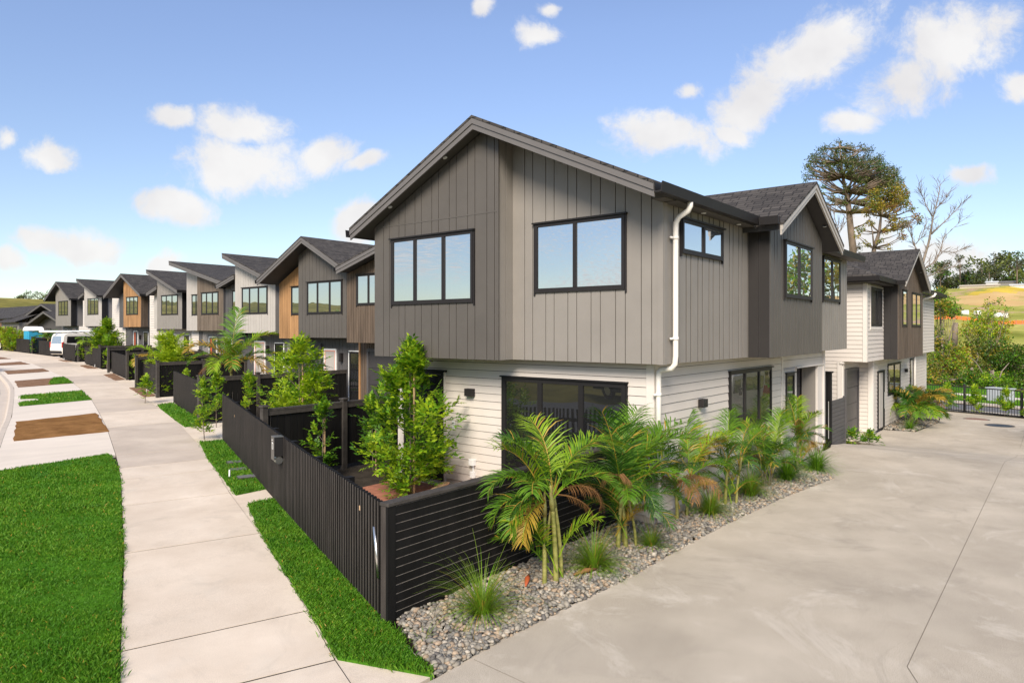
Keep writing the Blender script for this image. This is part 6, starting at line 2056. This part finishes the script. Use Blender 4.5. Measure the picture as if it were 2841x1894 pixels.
def mt(op, a, b=None, c=None, clamp=False):
    n = nt.nodes.new('ShaderNodeMath')
    n.operation = op
    n.use_clamp = clamp
    for i, x in enumerate((a, b, c)):
        if x is None:
            continue
        if isinstance(x, (int, float)):
            n.inputs[i].default_value = x
        else:
            nt.links.new(x, n.inputs[i])
    return n.outputs[0]
df = vm('DOT_PRODUCT', D0, fw).outputs['Value']
dfs = mt('MAXIMUM', df, .02)
gx = mt('DIVIDE', vm('DOT_PRODUCT', D0, rt).outputs['Value'], dfs)
gy = mt('DIVIDE', vm('DOT_PRODUCT', D0, V((0, 0, 1))).outputs['Value'], dfs)
cb = nt.nodes.new('ShaderNodeCombineXYZ')
nt.links.new(gx, cb.inputs[0])
nt.links.new(gy, cb.inputs[1])
G2D = cb.outputs[0]
warp = nn(nt, 'ShaderNodeTexNoise', Scale=5.0, Detail=4.0)
nt.links.new(G2D, warp.inputs['Vector'])
wv = vm('SCALE', vm('SUBTRACT', warp.outputs['Color'], (.5, .5, .5)).outputs[0])
wv.inputs['Scale'].default_value = .1
GW = vm('ADD', G2D, wv.outputs[0]).outputs[0]
# heaps of cloud by compass bearing and height (tangent units), half widths and tilt
CL = [(670, 470, 260, 92, 4), (690, 372, 150, 62, 0), (880, 450, 110, 55, 10), (1000, 465, 75, 26, 12), (500, 345, 90, 40, -5), (490, 577, 150, 44, -14), (150, 410, 95, 62, -5), (6, 368, 45, 36, 10),
      (210, 668, 175, 55, 0), (450, 705, 75, 45, 0), (30, 735, 60, 40, 0), (1010, 625, 80, 60, 0), (1475, 97, 88, 45, 10), (1325, 52, 50, 36, 30), (1515, 22, 40, 22, 30),
      (1850, 378, 180, 90, -8), (2265, 140, 225, 125, 35), (2100, 265, 190, 100, 32), (1890, 250, 70, 45, 20), (2630, 160, 230, 130, 24), (2490, 245, 150, 95, 28), (2830, 255, 100, 62, 20), (2700, 500, 75, 34, 0), (2030, 372, 90, 40, 0), (2370, 345, 70, 38, 0),
      (2360, 650, 170, 95, 0), (2600, 720, 300, 70, 0)]
fld = None
for x, y, rx, ry, tl in CL:
    mp = nt.nodes.new('ShaderNodeMapping')
    mp.vector_type = 'TEXTURE'
    mp.inputs['Location'].default_value = ((x - 1420.5) / 1910, (916 - y) / 1910, 0)
    mp.inputs['Rotation'].default_value = (0, 0, R(tl))
    mp.inputs['Scale'].default_value = (rx * 1.2 / 1910, ry * 1.2 / 1910, 1)
    nt.links.new(GW, mp.inputs['Vector'])
    ln = vm('LENGTH', mp.outputs[0]).outputs['Value']
    fld = mt('SUBTRACT', 1.0, ln) if fld is None else mt('MAXIMUM', fld, mt('SUBTRACT', 1.0, ln))
lowband = nn(nt, 'ShaderNodeMapRange')          # the air near the skyline is a touch less glaring than the model's
lowband.inputs['From Max'].default_value = .4
lowband.inputs['To Min'].default_value = .66
nt.links.new(vm('DOT_PRODUCT', D0, V((0, 0, 1))).outputs['Value'], lowband.inputs['Value'])
nt.links.new(vm('MULTIPLY', SKYC, lowband.outputs['Result']).outputs[0], bg.inputs['Color'])
front_mask = mt('MULTIPLY_ADD', df, 12.0, -2.4, clamp=True)
fld = mt('MULTIPLY_ADD', mt('ADD', fld, 2.0), front_mask, -2.0)
# loose cloud over the rest of the sky (what the windows mirror)
nb = nn(nt, 'ShaderNodeTexNoise', Scale=1.9, Detail=5.0)
st = nn(nt, 'ShaderNodeMapping')
st.inputs['Scale'].default_value = (1, 1, 3)
nt.links.new(D0, st.inputs['Vector'])
nt.links.new(st.outputs[0], nb.inputs['Vector'])
back = mt('MULTIPLY', mt('MULTIPLY_ADD', nb.outputs['Fac'], 3.0, -1.35), mt('SUBTRACT', 1.0, front_mask))
fld = mt('MAXIMUM', fld, mt('SUBTRACT', back, mt('MULTIPLY', front_mask, 3.0)))
fb_ = nn(nt, 'ShaderNodeTexNoise', Scale=10.0, Detail=13.0, Roughness=.68)
nt.links.new(GW, fb_.inputs['Vector'])
val = mt('MULTIPLY_ADD', fb_.outputs['Fac'], 2.5, mt('SUBTRACT', mt('MULTIPLY', fld, 1.25), 1.4))
al = nn(nt, 'ShaderNodeMapRange', interpolation_type='SMOOTHSTEP')
al.inputs['From Min'].default_value = .0
al.inputs['From Max'].default_value = .68
al.inputs['To Max'].default_value = .96
nt.links.new(val, al.inputs['Value'])
shade = nn(nt, 'ShaderNodeTexNoise', Scale=7.0, Detail=4.0)
nt.links.new(G2D, shade.inputs['Vector'])
sm = nn(nt, 'ShaderNodeMix', data_type='RGBA')
sm.inputs['A'].default_value = (.86, .84, .84, 1)
sm.inputs['B'].default_value = (1, .985, .97, 1)
sr = nn(nt, 'ShaderNodeMapRange')
sr.inputs['From Min'].default_value = .35
sr.inputs['From Max'].default_value = .6
nt.links.new(shade.outputs['Fac'], sr.inputs['Value'])
nt.links.new(sr.outputs['Result'], sm.inputs['Factor'])
bgc = nn(nt, 'ShaderNodeBackground', Strength=CLOUD_STR)
nt.links.new(sm.outputs['Result'], bgc.inputs['Color'])
# clouds thin out into the haze at the skyline and never lie below it
up = mt('MULTIPLY_ADD', vm('DOT_PRODUCT', D0, V((0, 0, 1))).outputs['Value'], 30.0, .2, clamp=True)
mx = nt.nodes.new('ShaderNodeMixShader')
nt.links.new(mt('MULTIPLY', al.outputs['Result'], up), mx.inputs['Fac'])
nt.links.new(bg.outputs[0], mx.inputs[1])
nt.links.new(bgc.outputs[0], mx.inputs[2])
ow = nt.nodes.new('ShaderNodeOutputWorld')
nt.links.new(mx.outputs[0], ow.inputs['Surface'])

sl = bpy.data.lights.new('sun', 'SUN')
sl.energy = SUN_STR
sl.angle = R(SUN_ANG)
sl.color = (1, .9, .77)
so = bpy.data.objects.new('sun', sl)
COL.objects.link(so)
sd = V((math.cos(SUN_AZ) * math.cos(SUN_EL), math.sin(SUN_AZ) * math.cos(SUN_EL), math.sin(SUN_EL)))
so.rotation_euler = sd.to_track_quat('Z', 'Y').to_euler()
so.location = (-20, -10, 30)

cam = bpy.data.cameras.new('camera')
cam.sensor_width = 36
cam.lens = 36 * 1581.2 / 2352
cam.shift_y = -.0109
cam.clip_end = 3000
co = bpy.data.objects.new('camera', cam)
COL.objects.link(co)
co.location = (-9.52, -4.91, 3.0)
co.rotation_euler = (R(90), 0, -math.atan2(.7786, .6275))
scene.camera = co
vs_ = scene.view_settings
vs_.view_transform = 'Standard'
vs_.look = 'None'
vs_.exposure = EXPOSURE
vs_.gamma = 1
scene.cycles.max_bounces = 8
scene.cycles.use_adaptive_sampling = True
scene.cycles.use_denoising = True
